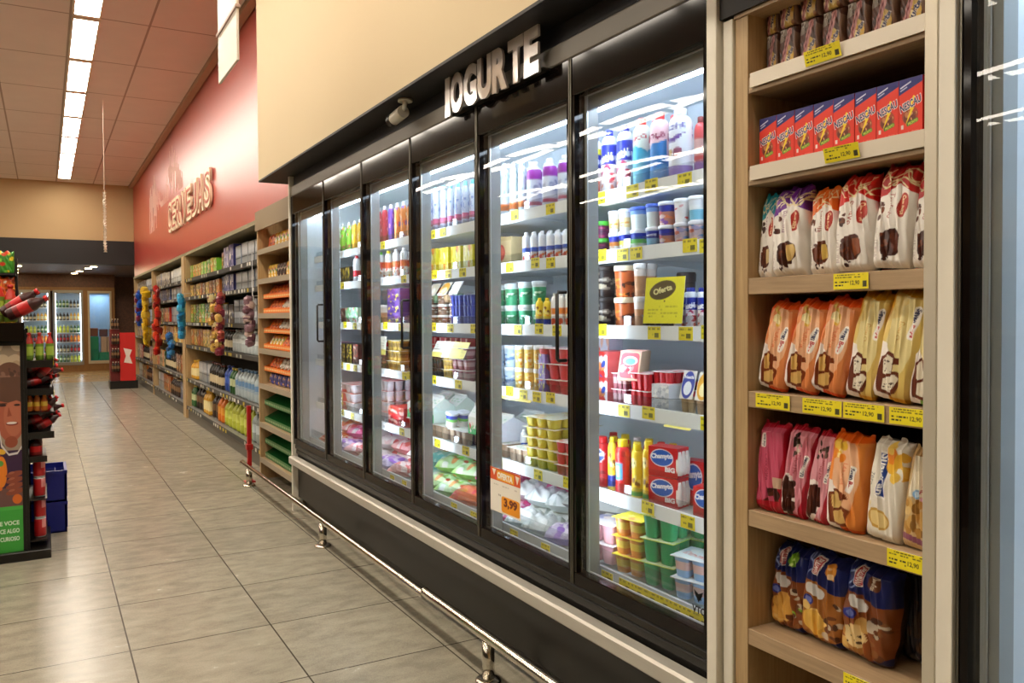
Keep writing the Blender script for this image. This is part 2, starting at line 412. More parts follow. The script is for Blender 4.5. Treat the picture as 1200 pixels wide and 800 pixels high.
def cup_tray(nx, ny, cw, ch, cup, lidcv, band=None, lidedge='#e8e8e8', cl=None):
    """joined yogurt cups under one foil sheet"""
    mb = MB(); a = srgb(cup); b = srgb(band) if band else a
    for i in range(nx):
        for j in range(ny):
            x = (i - (nx - 1) / 2) * cw; y = (j - (ny - 1) / 2) * cw
            r = cw / 2 * .93
            mb.lathe([(r * .66, 0), (r * .74, ch * .06), (r * .82, ch * .35), (r * .9, ch * .75), (r * .97, ch * .93), (r, ch * .97)], 16,
                     cx=x, cy=y, sq=.55, cfun=lambda t, z, k: b if .3 * ch < z < .75 * ch else a)
    W, D = nx * cw, ny * cw
    rim = MB(); rim.box(-W / 2 - .003, W / 2 + .003, -D / 2 - .003, D / 2 + .003, ch * .965, ch * .985, srgb(lidedge))
    l = MB(); c = lidcv.out(); hh, ww = c.shape[:2]
    P = [[(-W / 2 - .003 + (W + .006) * i / ww, D / 2 + .003 - (D + .006) * j / hh, ch + .0006 * math.sin(i * 2 + j)) for i in range(ww + 1)] for j in range(hh + 1)]
    grid_sheet(l, P, c, False)
    l.box(-W / 2 - .003, W / 2 + .003, -D / 2 - .003, D / 2 + .003, ch * .985, ch * .999, srgb(lidedge))
    return [('cups', mb.mesh('cups', PRINT_PLASTIC), None), ('rim', rim.mesh('rim', PRINT_PLASTIC), None), ('foil_lid', l.mesh('foil_lid', PRINT_FILM), None)]
def pillow(w_, l_, t_, cv, side, seed=1, puff=1.0, wr=.006):
    """bag lying flat: length along local X, width along Y, print on top"""
    c = cv.out(); hh, ww = c.shape[:2]; R = random.Random(seed); mb = MB()
    ks = [(R.uniform(3, 10), R.uniform(3, 10), R.uniform(0, 6), R.uniform(.3, 1)) for _ in range(8)]
    def z(u, v):
        e = max(0, 1 - abs(u) ** 3.2) ** .6 * max(0, 1 - abs(v) ** 2.6) ** .6
        return t_ / 2 * e, wr * e * sum(a * math.sin(k * u + l * v + p) for k, l, p, a in ks) / 2
    for sgn in (1, -1):
        h2, w2 = (hh, ww) if sgn > 0 else (max(6, hh // 4), max(8, ww // 4))
        P = []
        for j in range(h2 + 1):
            v = 1 - 2 * j / h2; row = []
            for i in range(w2 + 1):
                u = 2 * i / w2 - 1; a, b = z(u, v)
                row.append((u * l_ / 2 * (1 - .05 * v * v), v * w_ / 2 * (1 - .12 * abs(u) ** 3), t_ / 2 + sgn * a + (b if sgn > 0 else 0)))
            P.append(row)
        cc = c if sgn > 0 else np.zeros((h2, w2, 3)) + np.array(srgb(side))
        grid_sheet(mb, P, cc, True, sgn < 0)
    return [('film_bag', mb.mesh('film_bag', PRINT_FILM), None)]
def one(name, mb, m_=None): return [(name, mb.mesh(name, m_ or PRINT_PAPER), None)]
# ================================================================== SETTING
def grid_material(name, base, var, line, px, py, ox, oy, lw, rough, nscale=6.0, tilevar=0.05, rvar=0.0, stretch=(1, 1, 1), speck=0.0):
    M = bpy.data.materials.new(name); M.use_nodes = True; nt = M.node_tree; B = nt.nodes['Principled BSDF']; L = nt.links.new; N = nt.nodes.new
    geo = N('ShaderNodeNewGeometry'); sep = N('ShaderNodeSeparateXYZ'); L(geo.outputs['Position'], sep.inputs[0])
    def mth(op, a, b=None, c=None):
        n = N('ShaderNodeMath'); n.operation = op
        for i, q in enumerate((a, b, c)):
            if q is None: continue
            if isinstance(q, (int, float)): n.inputs[i].default_value = q
            else: L(q, n.inputs[i])
        return n.outputs[0]
    def cell(s, o, p): return mth('DIVIDE', mth('SUBTRACT', s, o), p)
    cx_, cy_ = cell(sep.outputs[0], ox, px), cell(sep.outputs[1], oy, py)
    def edge(c, p):
        f = mth('FRACT', c); return mth('LESS_THAN', mth('MULTIPLY', mth('MINIMUM', f, mth('SUBTRACT', 1.0, f)), p), lw / 2)
    e = mth('MAXIMUM', edge(cx_, px), edge(cy_, py))
    cmb = N('ShaderNodeCombineXYZ'); L(mth('FLOOR', cx_), cmb.inputs[0]); L(mth('FLOOR', cy_), cmb.inputs[1])
    wn = N('ShaderNodeTexWhiteNoise'); L(cmb.outputs[0], wn.inputs['Vector'])
    # every slab has its own cut of the stone pattern
    off = N('ShaderNodeVectorMath'); off.operation = 'SCALE'; L(wn.outputs['Color'], off.inputs[0]); off.inputs['Scale'].default_value = 30.0
    ad = N('ShaderNodeVectorMath'); ad.operation = 'ADD'; L(geo.outputs['Position'], ad.inputs[0]); L(off.outputs[0], ad.inputs[1])
    mp = N('ShaderNodeMapping'); mp.inputs['Scale'].default_value = stretch; L(ad.outputs[0], mp.inputs['Vector'])
    n1 = N('ShaderNodeTexNoise'); n1.inputs['Scale'].default_value = nscale; n1.inputs['Detail'].default_value = 8; n1.inputs['Roughness'].default_value = .62
    n1.inputs['Distortion'].default_value = .25; L(mp.outputs[0], n1.inputs['Vector'])
    fac = mth('ADD', n1.outputs['Fac'], mth('MULTIPLY', mth('SUBTRACT', wn.outputs['Value'], .5), tilevar))
    if speck:
        n2 = N('ShaderNodeTexNoise'); n2.inputs['Scale'].default_value = 190; n2.inputs['Detail'].default_value = 3; L(ad.outputs[0], n2.inputs['Vector'])
        fac = mth('ADD', fac, mth('MULTIPLY', mth('SUBTRACT', n2.outputs['Fac'], .5), speck))
    r = N('ShaderNodeValToRGB'); c = srgb(base); r.color_ramp.elements[0].position = .3; r.color_ramp.elements[1].position = .72
    r.color_ramp.elements[0].color = (*[x * (1 - var) for x in c], 1); r.color_ramp.elements[1].color = (*[min(1, x * (1 + var)) for x in c], 1); L(fac, r.inputs[0])
    mx = N('ShaderNodeMix'); mx.data_type = 'RGBA'; L(e, mx.inputs['Factor']); L(r.outputs[0], mx.inputs['A']); mx.inputs['B'].default_value = (*srgb(line), 1)
    L(mx.outputs['Result'], B.inputs['Base Color'])
    if rvar: L(mth('ADD', mth('MULTIPLY', n1.outputs['Fac'], rvar), rough - rvar / 2), B.inputs['Roughness'])
    else: B.inputs['Roughness'].default_value = rough
    bm = N('ShaderNodeBump'); bm.inputs['Strength'].default_value = .25; bm.inputs['Distance'].default_value = .002; L(mth('SUBTRACT', 1.0, e), bm.inputs['Height']); L(bm.outputs[0], B.inputs['Normal'])
    return M
FLOOR_M = grid_material('polished_granite_floor', '#9a9381', .22, '#4a4338', .6, .6, .30, .02, .0065, .25, 7.0, .10, .12, (1, 2.0, 1), .55)
CEIL_M = grid_material('suspended_ceiling_tiles', '#e2d8d0', .03, '#a8978a', .715, 1.42, .27, .0, .022, .8, 3.0)
FLOOR_M.node_tree.nodes['Principled BSDF'].inputs['Specular IOR Level'].default_value = .22
struct('floor', MB().box(-13, 3.2, -4, 25, -.12, 0), FLOOR_M)
struct('ceiling', MB().box(-13, 3.2, -4, 19.0, CEIL_Z, CEIL_Z + .1), CEIL_M)
RED = mat('red_gloss_wall_panel', '#bb3a28', 0.42, var=0.05, scale=1.2, coat=1.0, bump=.06, stretch=(1, 6, .15)); RED.node_tree.nodes['Principled BSDF'].inputs['Coat Roughness'].default_value = .32
CREAMWALL = mat('cream_painted_wall', '#d0bc96', 0.7, var=0.02, scale=1.5)
BEIGE = mat('beige_painted_wall', '#bba074', 0.7, var=0.03, scale=1.5)
MATTEBLACK = mat('matt_black_board', '#14100e', 0.55)
DARKBROWN = mat('dark_brown_recess', '#1d130d', 0.6)
struct('wall_right', MB().box(1.79, 1.95, 6.0, 19.0, 2.33, CEIL_Z), RED)
struct('wall_right.001', MB().box(2.34, 2.5, -4, 25, 0, CEIL_Z), mat('grey_backing_wall', '#6a635a', .7, var=.03))
struct('wall_right_bulkhead', MB().box(1.45, 1.62, -4, 6.02, 2.452, CEIL_Z), CREAMWALL)
struct('trim_1', MB().box(1.45, 2.34, -4, 6.02, 2.44, 2.452), MATTEBLACK)           # soffit under the bulkhead
struct('trim_2', MB().box(1.70, 1.78, 6.0, 19.0, CEIL_Z - .05, CEIL_Z), mat('ceiling_edge_trim', '#b89478', .6))
struct('trim_3', MB().box(1.765, 2.34, 7.0, 19.0, 2.29, 2.33), mat('grey_soffit', '#8d8466', .6))
struct('wall_back', MB().box(-13, 1.95, 19.0, 19.2, 3.12, CEIL_Z), BEIGE)
struct('trim_4', MB().box(-13, 1.95, 18.96, 19.24, 2.60, 3.12), MATTEBLACK)         # black beam over the opening
struct('ceiling.001', MB().box(-8, 2.34, 19.24, 24.6, 2.60, 2.7), CEILWOOD)
struct('wall_back.001', MB().box(-8, 2.34, 24.5, 24.6, 0, 2.6), DARKWOOD)
struct('wall_left', MB().box(-13.1, -13, -4, 25, 0, CEIL_Z), BEIGE)
struct('wall_front', MB().box(-13, 3.2, -4.1, -4, 0, CEIL_Z), BEIGE)
# wooden front of the cold room at the far end
cw = MB()
cw.box(-1.6, 1.70, 23.5, 23.56, 2.16, 2.26).box(-1.6, 1.70, 23.5, 23.56, 0, .2)
for a, b in ((-1.6, -.62), (.92, 1.03), (1.62, 1.70)): cw.box(a, b, 23.5, 23.56, .2, 2.16)
struct('wall_back.002', cw, wood_mat('honey_wood_front', '#75502a', '#94682f', axis=(20, 20, 2)))
struct('wall_back.003', MB().box(-1.6, 1.70, 23.5, 23.56, 2.26, 2.6), DARKWOOD)
struct('floor.001', MB().box(-1.6, 1.7, 19.6, 23.5, 0, .004), mat('honey_floor', '#a98a5c', .25, var=.08, scale=2))

# ceiling light rows: each fixture a thing
LIGHTM = mat('fluorescent_diffuser', '#ffffff', .5, emit=('#fff3e2', STRIP_POWER))
fr = MB().box(-.125, .125, -.70, .70, -.004, .0, (1, 1, 1)).box(-.125, -.108, -.70, .70, -.018, -.004).box(.108, .125, -.70, .70, -.018, -.004).box(-.108, .108, -.70, -.64, -.018, -.004).box(-.108, .108, .64, .70, -.018, -.004)
fr_me = fr.mesh('fixture_frame', mat('light_frame', '#e8dcc4', .5)); df_me = MB().box(-.108, .108, -.64, .64, -.016, -.0045).mesh('diffuser', LIGHTM)
LIGHT2 = mat('fluorescent_diffuser_dimmed', '#ffffff', .5, emit=('#fff3e2', STRIP_POWER * .7)); df2_me = MB().box(-.108, .108, -.64, .64, -.016, -.0045).mesh('diffuser', LIGHT2)  # neighbouring rows dimmed so the aisle row leads the lighting
vis = 0
for r_, X in enumerate(STRIP_ROWS):
    for k in range(13):
        Y = 1.42 * k - .71 + 1.42
        if r_ > 0 and (k > 11): continue
        lab = f'glowing ceiling light panel above the aisle, {ordn(12 - k)} from the far wall' if r_ == 0 else f'light panel of the {ORD[r_]} row over neighbouring aisles, {ordn(k)} along'
        place([('fixture_frame', fr_me, None), ('diffuser', df_me if r_ == 0 else df2_me, None)], 'ceiling_light', lab, 'ceiling light', (X, Y, CEIL_Z - .001), rz=0, group='fluorescent panels in rows')
# downlights in the far recess
sp = MB().lathe([(.09, -.012), (.09, 0)], 20, (1, 1, 1)); sp_me = sp.mesh('trim_ring', mat('spot_ring', '#d9cdb4', .4))
sl_me = MB().lathe([(.07, -.02), (.07, -.0125)], 20, (1, 1, 1)).mesh('lamp', mat('spot_lamp', '#ffffff', .5, emit=('#ffe2a8', 40)))
for k, (x, y) in enumerate(((-.50, 19.9), (-.60, 21.3), (-.63, 22.1), (-.64, 22.8), (1.0, 19.7), (.92, 20.4), (.78, 21.7), (.70, 22.7))):
    place([('trim_ring', sp_me, None), ('lamp', sl_me, None)], 'downlight', f'round downlight in the far brown ceiling, {"left" if k < 4 else "right"} row, {ordn(k % 4)} from beam', 'downlight', (x, y, 2.6), rz=0, group='recess downlights')
bd = bpy.data.lights.new('recess_light', 'AREA'); bd.energy = 40; bd.size = 3; bd.color = (1, .8, .55)
bo = bpy.data.objects.new('recess_light', bd); COL.objects.link(bo); bo.location = (.2, 21.5, 2.55)

# ================================================================== helpers for big things built in world coordinates
def wthing(name, label, cat, loc, group=None): return thing(name, label, cat, loc, group=group)
def wp(name, mb, M, root, sub=None, label=None):
    o = obj(name, mb.mesh(name, M), sub if sub is not None else root)
    if sub is None: o.location = -Vector(root.location)
    if label: o['label'] = label
    return o

# ================================================================== REFRIGERATED CASES
SHELF_Z = [1.835, 1.625, 1.36, 1.09, .775]        # price-rail centres
DX = 1.61
def bowed(x, y0, y1, z0, z1, amp, n=24):
    mb = MB(); vs = []; fs = []
    for j in range(n + 1):
        for i in range(n + 1):
            u, v = 2 * i / n - 1, 2 * j / n - 1
            vs.append((x + amp * (1 - u * u) * (1 - v ** 2), y0 + (y1 - y0) * i / n, z0 + (z1 - z0) * j / n))
    for j in range(n):
        for i in range(n): a = j * (n + 1) + i; fs.append((a, a + n + 1, a + n + 2, a + 1))
    return mb.add(vs, fs, (1, 1, 1), True)
LEDM = mat('led_tube_light', '#ffffff', .4, emit=('#dcecff', LED_POWER))
def cooler(label, ys, handles, shelves=True, posts=(.036, .028)):
    y0, y1 = ys[0], ys[-1]
    root = wthing('refrigerated_display_case', label, 'display cooler', (DX, (y0 + y1) / 2, 0), 'glass door coolers')
    W = lambda n, mb, M, sub=None, label=None: wp(n, mb, M, root, sub, label)
    W('liner', MB().box(2.30, 2.33, y0, y1, .40, 2.29).box(1.66, 2.30, y0, y1, 2.25, 2.29), LINER)
    W('deck', MB().box(1.70, 2.30, y0 + .03, y1 - .03, .47, .50), SHELFGREY)
    for e in (y0, y1 - .03): W('end_panel', MB().box(1.64, 2.33, e, e + .03, 0.08, 2.36), LINER)
    for e, w_ in ((y0 - posts[0], posts[0]), (y1, posts[1])): W('end_post', MB().box(1.585, 1.66, e, e + w_, 0, 2.44, b=.002), CREAM_TRIM)
    W('base_panel', MB().box(1.625, 1.66, y0, y1, .10, .42, b=.004).box(1.70, 2.3, y0, y1, .0, .46), BLACK)
    W('kick_plate', MB().box(1.68, 1.70, y0, y1, 0, .10), BLACK)
    W('bumper_rail', MB().box(1.555, 1.615, y0, y1, .352, .408, b=.008), SILVER)
    W('lower_trim', MB().box(1.612, 1.66, y0, y1, .42, .455, b=.006).box(1.604, 1.66, y0, y1, .458, .488, b=.006), BLACK)
    W('valance', MB().box(1.60, 1.66, y0, y1, 2.295, 2.365, b=.004), GREY_VAL)
    W('valance', MB().box(1.62, 1.66, y0, y1, 2.366, 2.439), BLUEGREY, label='dark blue-grey upper valance')
    # doors
    for k in range(len(ys) - 1):
        a, b = ys[k] + .003, ys[k + 1] - .003
        d = bpy.data.objects.new('door', None); COL.objects.link(d); d.parent = root; d.location = -Vector(root.location)
        st = .02
        f = MB()
        f.box(DX - .012, DX + .03, a, b, 2.162, 2.292, b=.003); f.box(DX - .012, DX + .03, a, b, .492, .537, b=.003)
        f.box(DX - .012, DX + .03, a, a + st, .537, 2.162); f.box(DX - .012, DX + .03, b - st, b, .537, 2.162)
        W('door_frame', f, BLACKGLOSS, d)
        e = MB(); e.box(DX - .0155, DX - .0125, a, a + .004, .495, 2.29); e.box(DX - .0155, DX - .0125, b - .004, b, .495, 2.29)
        W('edge_trim', e, mat('edge_trim_metal', '#7c776c', .3, .8), d)
        s = MB(); s.box(DX + .031, DX + .036, a + st - .004, b - st + .004, .530, .5395).box(DX + .031, DX + .036, a + st - .004, b - st + .004, 2.16, 2.172)
        s.box(DX + .031, DX + .036, a + st - .004, a + st + .006, .54, 2.16).box(DX + .031, DX + .036, b - st - .012, b - st + .004, .54, 2.16)
        W('glass_spacer', s, mat('spacer_bar', '#dfe3e4', .3, .4), d)
        W('glass_pane', bowed(DX - .002, a + st, b - st, .537, 2.162, .0026), GLASS, d)
        W('glass_pane', bowed(DX + .016, a + st, b - st, .537, 2.162, -.0022), GLASS, d)
        if k in handles:
            yh = a + .028; hh = MB()
            hh.tube([(DX - .012, yh, 1.262), (DX - .045, yh, 1.262), (DX - .05, yh, 1.268), (DX - .05, yh, 1.492), (DX - .045, yh, 1.498), (DX - .012, yh, 1.498)], .0065, 8)
            W('handle', hh, BLACK, d)
    # mullions with vertical tubes, canopy tube
    for y in ys:
        yc = min(max(y, y0 + .035), y1 - .035)
        mu = W('mullion', MB().box(1.65, 1.70, yc - .019, yc + .019, .47, 2.25), mat('mullion_grey', '#9fa3a2', .35))
        if y < y1: W('light_tube', MB().box(1.7002, 1.7015, yc - .015, yc + .015, .60, 2.16), LEDM, mu)
    W('canopy_baffle', MB().box(1.66, 1.75, y0 + .03, y1 - .03, 2.185, 2.25).box(1.66, 1.672, y0 + .03, y1 - .03, 2.12, 2.19), mat('canopy_grey', '#9aa0a4', .35, .2))
    W('light_tube', MB().box(1.755, 1.78, y0 + .05, y1 - .05, 2.150, 2.170), LEDM)
    # shelves
    for z in (SHELF_Z if shelves else ()):
        sh = W('shelf', MB().box(1.775, 2.24, y0 + .035, y1 - .035, z - .012, z + .006, b=.003), SHELFGREY)
        W('price_rail', MB().box(1.757, 1.768, y0 + .035, y1 - .035, z - .024, z + .022).box(1.768, 1.775, y0 + .035, y1 - .035, z - .012, z + .006), mat('price_rail_white', '#e9eef0', .3), sh)
        W('clear_riser', MB().box(1.770, 1.773, y0 + .035, y1 - .035, z + .007, z + .055), CLEAR, sh)
        W('fill_strip', MB().box(1.779, 1.787, y0 + .06, y1 - .06, z - .0185, z - .0125), mat('shelf_fill_glow', '#ffffff', .4, emit=('#e4efff', 9)), sh)  # added glowing strip under each shelf front, brightens the products evenly
        n = int((y1 - y0) / .6) + 1
        br = MB()
        for i in range(n + 1):
            y = y0 + .05 + (y1 - y0 - .1) * i / n; br.add([(2.29, y - .004, z - .05), (2.29, y - .004, z - .012), (1.80, y - .004, z - .012), (2.29, y + .004, z - .05), (2.29, y + .004, z - .012), (1.80, y + .004, z - .012)],
                   [(0, 1, 2), (3, 5, 4), (0, 2, 5, 3)], (1, 1, 1))
        W('bracket', br, SHELFGREY, sh)
    W('deck_rail', MB().box(1.700, 1.712, y0 + .035, y1 - .035, .475, .545), mat('deck_rail_grey', '#b7bfc6', .35), None)
    W('clear_riser', MB().box(1.716, 1.719, y0 + .035, y1 - .035, .53, .60), CLEAR)
    return root
CASE_Y = [1.583, 2.220, 2.881, 3.555, 4.229, 4.920, 5.665]
cooler('long black refrigerated dairy case with six glass doors under the IOGURTE sign', CASE_Y, (1, 3, 5))
cooler('black glass door cooler cut off by the right edge of the photo', [-.75, -.19, .37, .925], (0,), False, (.036, .003))
CASE2_END = .925

# neighbouring gondola across the aisle (left of the view, it shades and is mirrored in the glass doors)
root = wthing('gondola_shelving', 'long dark shelving run across the aisle, seen only as reflections in the doors', 'shelf', (-2.6, 3, 0))
wp('carcass', MB().box(-2.7, -2.5, -3, 9.5, 0, 1.9).box(-3.1, -2.1, -3, 9.5, 0, .14), mat('gondola_dark', '#5a4a3c', .6, var=.2, scale=6), root)
for z in (.5, .9, 1.3, 1.7): wp('shelf', MB().box(-3.05, -2.15, -3, 9.5, z - .03, z), mat('gondola_shelf', '#8a8072', .5), root)
# ================================================================== PRINT DESIGNS
P = {}      # key -> (proto, width, height)
def reg(key, proto, w_, h_): P[key] = (proto, w_, h_); return key
# ---- packs of the wooden bay
def cake_white(top, script, slice1, slice2, seed):
    c = Canvas(72, 150, '#e9e4dc')
    c.poly([(0, 0), (1, 0), (1, .30), (.86, .26), (.58, .19), (.36, .27), (.12, .33), (0, .46)], top).squiggle(0, .04, 1, .24, 5, '#e8d9a8', seed, .012)
    c.ell(.74, .40, .135, .27, '#f3e8da', 4).ell(.74, .40, .115, .245, '#a3231c', 4).ell(.74, .40, .095, .22, '#b5372a', 4).text('Casa Suiça', .74, .40, .38, .09, '#f6e3b0', 94)
    c.text(script, .44, .40, .52, .10, '#8d5f86' if seed % 2 else '#a8453c', 94, 0.0)
    c.blobs(.10, .36, .30, .52, 7, .06, ['#3b1c12', '#54281a', '#6e3b22'], seed)
    c.poly([(.22, .72), (.34, .64), (.60, .62), (.76, .68), (.78, .80), (.68, .88), (.40, .90), (.24, .84)], slice1).blobs(.26, .66, .60, .86, 22, .05, [slice1, '#4a2112', '#6b3319'], seed + 3).poly([(.54, .67), (.70, .66), (.76, .72), (.74, .82), (.62, .85), (.56, .80)], slice2)
    c.blobs(.3, .86, .62, .94, 7, .035, ['#3f1d10'], seed + 5).barlines(.08, .60, .16, .92, 22, '#b9a9a8', seed)
    return c
def seven(bg, edge, word, fx, seed, wcol='#d9622a', lx=.72, ly=.40, bread='#d9b36a', crust='#7d3a1c'):
    c = Canvas(72, 150, bg).ell(.52, .45, .36, .80, '#e9b58c' if bg[1:3] in ('e0', 'e5') else '#e6d79a')
    c.poly([(0, 0), (.16, 0), (.05, .5), (.03, 1), (0, 1)], edge).poly([(0, 0), (1, 0), (1, .06), (.6, .09), (0, .05)], edge).rect(0, .965, 1, 1, edge)
    c.blobs(.20, .10, .45, .28, 10, .08, fx, seed)
    c.ell(.16, .82, .34, .66, '#efe8e2', -6)
    c.poly([(.16, .64), (.34, .58), (.52, .62), (.56, .76), (.48, .95), (.22, .95), (.12, .80)], crust).poly([(.20, .66), (.34, .61), (.47, .65), (.50, .74), (.44, .80), (.24, .78)], bread)
    c.poly([(.24, .81), (.60, .74), (.72, .78), (.70, .93), (.56, .965), (.26, .95)], crust).poly([(.29, .83), (.60, .77), (.66, .80), (.64, .90), (.54, .935), (.32, .92)], bread).poly([(.42, .64), (.60, .62), (.64, .67), (.46, .70)], crust)
    c.text(word, .47, .42, .48, .10, wcol, 98, 0.0)
    c.rrect(lx, ly, .62, .17, '#f4efe9', 98, .4).rrect(lx, ly, .58, .135, '#fbf6ee', 98, .4).text('Seven', lx + .02, ly - .065, .26, .11, '#1d2554', 98, .04).text('Boys', lx - .02, ly + .070, .24, .11, '#c3202a', 98, .04)
    return c
def choco(bg, hi, word, seed, logo=True, dark='#3c1c14', shift=0):
    c = Canvas(72, 150, bg)
    c.poly([(.1, .06), (.95, .03), (.92, .45), (.8, .97), (.08, .97), (.06, .4)], hi).rect(0, .0, 1, .04, bg)
    if logo == 'side':
        c.ell(.5, .5, .34, .8, hi).rrect(.25, .20, .34, .17, '#efe6df', 84, .3).text('Seven Boys', .25, .20, .30, .11, '#2a2748', 84, .03).text(word, .42, .50, .62, .14, '#7c1f30', 84, 0.0)
        c.blobs(.45, .72, .85, .9, 8, .1, [dark, '#5a2a1c'], seed).rect(.7, .60, .95, .72, '#c7a98f').poly([(0, .9), (1, .86), (1, 1), (0, 1)], '#b51c2c')
        return c
    c.blobs(.25, .10, .62, .32, 16, .06, ['#2d1712', '#6d5347', '#c9b7a5', '#4a3a2e'], seed)
    c.text(word, .50, .40, .50, .11, '#a23b4a', 100, 0.0).ell(.3, .78, .34, .5, '#eee5df', -5)
    c.blobs(.18, .60, .58, .93, 24, .13, [dark, '#54281b', '#47211a'], seed + 2)
    c.rrect(.80, .42, .54, .15, '#f4efe9', 100, .4).text('Seven Boys', .80, .42, .48, .10, '#1d2554', 100, .03)
    return c
def suavi(seed=4):
    c = Canvas(72, 150, '#e6e0d2'); c.rect(0, 0, 1, .06, '#d7d0c2')
    c.poly([(.22, .12), (.52, .13), (.56, .30), (.50, .52), (.56, .60), (.24, .58), (.30, .36)], '#f6f2ea').poly([(.25, .14), (.49, .15), (.52, .30), (.46, .52), (.52, .58), (.27, .56), (.33, .36)], '#23418d')
    c.text('SuaviPan', .395, .355, .86, .15, '#f5f3ee', 93, .03).text('zero', .13, .42, .28, .09, '#8a8a86', 95, 0)
    c.blobs(.55, .06, .95, .36, 18, .13, ['#e9b53a', '#e88a2c', '#f0c95a', '#f3efe2'], seed).ell(.42, .80, .33, .20, '#caa04d', 14).ell(.44, .80, .27, .15, '#e7cf8e', 14).ell(.15, .66, .05, .07, '#e8d27a')
    return c
def integral():
    c = Canvas(72, 150, '#cdae7e'); c.rect(0, 0, 1, .1, '#b8935f').poly([(.2, .08), (1, .08), (1, .45), (.15, .5)], '#e6dcc4')
    c.text('INTEGRAL', .66, .30, .62, .15, '#a83246', 95, .02).ell(.42, .46, .13, .10, '#8ab4d8').ell(.42, .46, .08, .06, '#cfe3f2').ell(.70, .50, .1, .08, '#d8a8c4').blobs(.1, .55, .9, .85, 30, .12, ['#b98842', '#d2a65e', '#8f6428', '#e0c080'], 8)
    c.poly([(0, .86), (1, .90), (1, .96), (0, .92)], '#8d5468'); return c
def pull(word, fcol, seed, treat):
    c = Canvas(72, 150, '#16205c')
    c.squiggle(.0, .03, .25, .3, 4, '#8fa0d0', seed)
    c.rrect(.30, .15, .44, .20, '#f2ede6', 97, .2).rrect(.30, .15, .40, .165, '#b5232c', 97, .2).text('PULLMAN', .30, .15, .36, .12, '#f6f0ea', 97, .03)
    if word: c.rrect(.62, .17, .30, .26, '#6a3a20', 97, .3).text(word, .62, .17, .30, .12, '#f2e6cf', 97, .02)
    else: c.ell(.60, .15, .13, .19, fcol, 20).blobs(.52, .08, .68, .24, 6, .06, [fcol, '#d8e79a' if seed == 1 else '#f4d2a0'], seed)
    c.poly([(0, .34), (.4, .33), (.7, .40), (1, .36), (1, .9), (.6, 1), (0, .96)], '#8a4a22' if seed != 2 else '#a5672c')
    c.rrect(.34, .43, .46, .26, '#dcdad6', 12, .5)        # plain pale patch
    c.ell(.22, .56, .12, .12, '#2b3590').ell(.22, .56, .08, .08, '#6f7cc4')
    c.blobs(.08, .62, .55, .9, 10, .15, treat, seed).ell(.36, .78, .24, .26, treat[0], 10)
    if word: c.blobs(.20, .66, .52, .9, 9, .025, ['#3a1d12'], 3)
    c.blobs(.62, .5, .95, .92, 16, .07, ['#6b3a1e', '#c9b9a2', '#8f5a30', '#4d2a1a'] + ([fcol] if seed == 1 else []), seed + 7).rect(0, .975, 1, 1, '#5b3320')
    return c
def nescau():
    c = Canvas(56, 96, '#e23620'); c.poly([(0, 0), (1, 0), (1, .10), (0, .26)], '#2a2a72')
    c.poly([(.06, .13), (.52, .055), (.52, .075), (.06, .155)], '#cfd0e8').poly([(.06, .18), (.36, .13), (.36, .15), (.06, .20)], '#b9bbdc')
    c.ell(.48, .62, .34, .26, '#a8452a').ell(.46, .66, .26, .18, '#6b2d1a').ell(.40, .60, .14, .10, '#c07a4a').blobs(.3, .5, .75, .75, 8, .05, ['#d79a62', '#7e3a1f'], 3)
    c.poly([(.62, .30), (.36, .52), (.50, .52), (.28, .78), (.66, .50), (.52, .50), (.70, .32)], '#f4d526')
    c.text('NESCAU', .50, .43, .94, .26, '#f7f0ea', -14, .07).text('NESCAU', .50, .43, .90, .23, '#1c1f5c', -14, .03)
    c.rrect(.58, .74, .5, .12, '#4f7a2a', -12, .4).text('PRONTO', .60, .74, .40, .08, '#d8e24a', -12, .02).rect(.10, .76, .2, .83, '#e9d9cf').barlines(.1, .88, .95, .96, 3, '#eb7a66', 5)
    return c
def choc_drink():
    c = Canvas(56, 72, '#5b3323'); c.blobs(0, 0, 1, 1, 40, .14, ['#4a281b', '#6d4230', '#3c2016'], 9)
    c.poly([(.04, .02), (.5, .0), (.42, .28), (.02, .34)], '#8d7f73').blobs(.05, .02, .4, .25, 10, .07, ['#c4bcb2', '#5a463a', '#e3dfd8'], 4)
    c.poly([(.10, .98), (.30, .55), (.60, .40), (.85, .55), (.80, .98)], '#cfae5a').blobs(.15, .55, .8, .95, 16, .09, ['#e8d494', '#d9b040', '#efe4c0', '#8a5a2c'], 5)
    c.poly([(.52, .06), (.66, .02), (.76, .08), (.28, .98), (.10, .98)], '#c98f8c').poly([(.58, .10), (.64, .08), (.22, .95), (.17, .95)], '#7c3140')
    c.text('ourte', .60, .66, .62, .20, '#efe9e2', -52, .08).text('ourte', .60, .66, .58, .18, '#1f2350', -52, .04)
    c.poly([(.82, .1), (1, .2), (1, 1), (.9, 1)], '#8a6a58'); return c
def price_tag(seed=1, big=False, yellow='#dccb1d'):
    c = Canvas(48 if not big else 72, 20 if not big else 30, yellow)
    if big: c.barlines(.05, .08, .85, .36, 2, '#3c3a14', seed, .85).text('12,90', .62, .62, .26, .13, '#25230c', 0, .02).barlines(.05, .5, .45, .9, 2, '#3c3a14', seed + 1, .7).rect(.84, .5, .95, .88, '#3c3a14')
    else: c.barlines(.06, .12, .9, .4, 1, '#6b6618', seed, .7).rect(.52, .5, .84, .86, '#6b6618').barlines(.06, .55, .42, .85, 1, '#8a8420', seed + 1, .7)
    return c
def flat_print(w_, h_, cv, th=.0012, back='#f2f0e8'):
    """thin printed card, front facing -Y, base z=0"""
    return carton(w_, h_, th, cv, back)

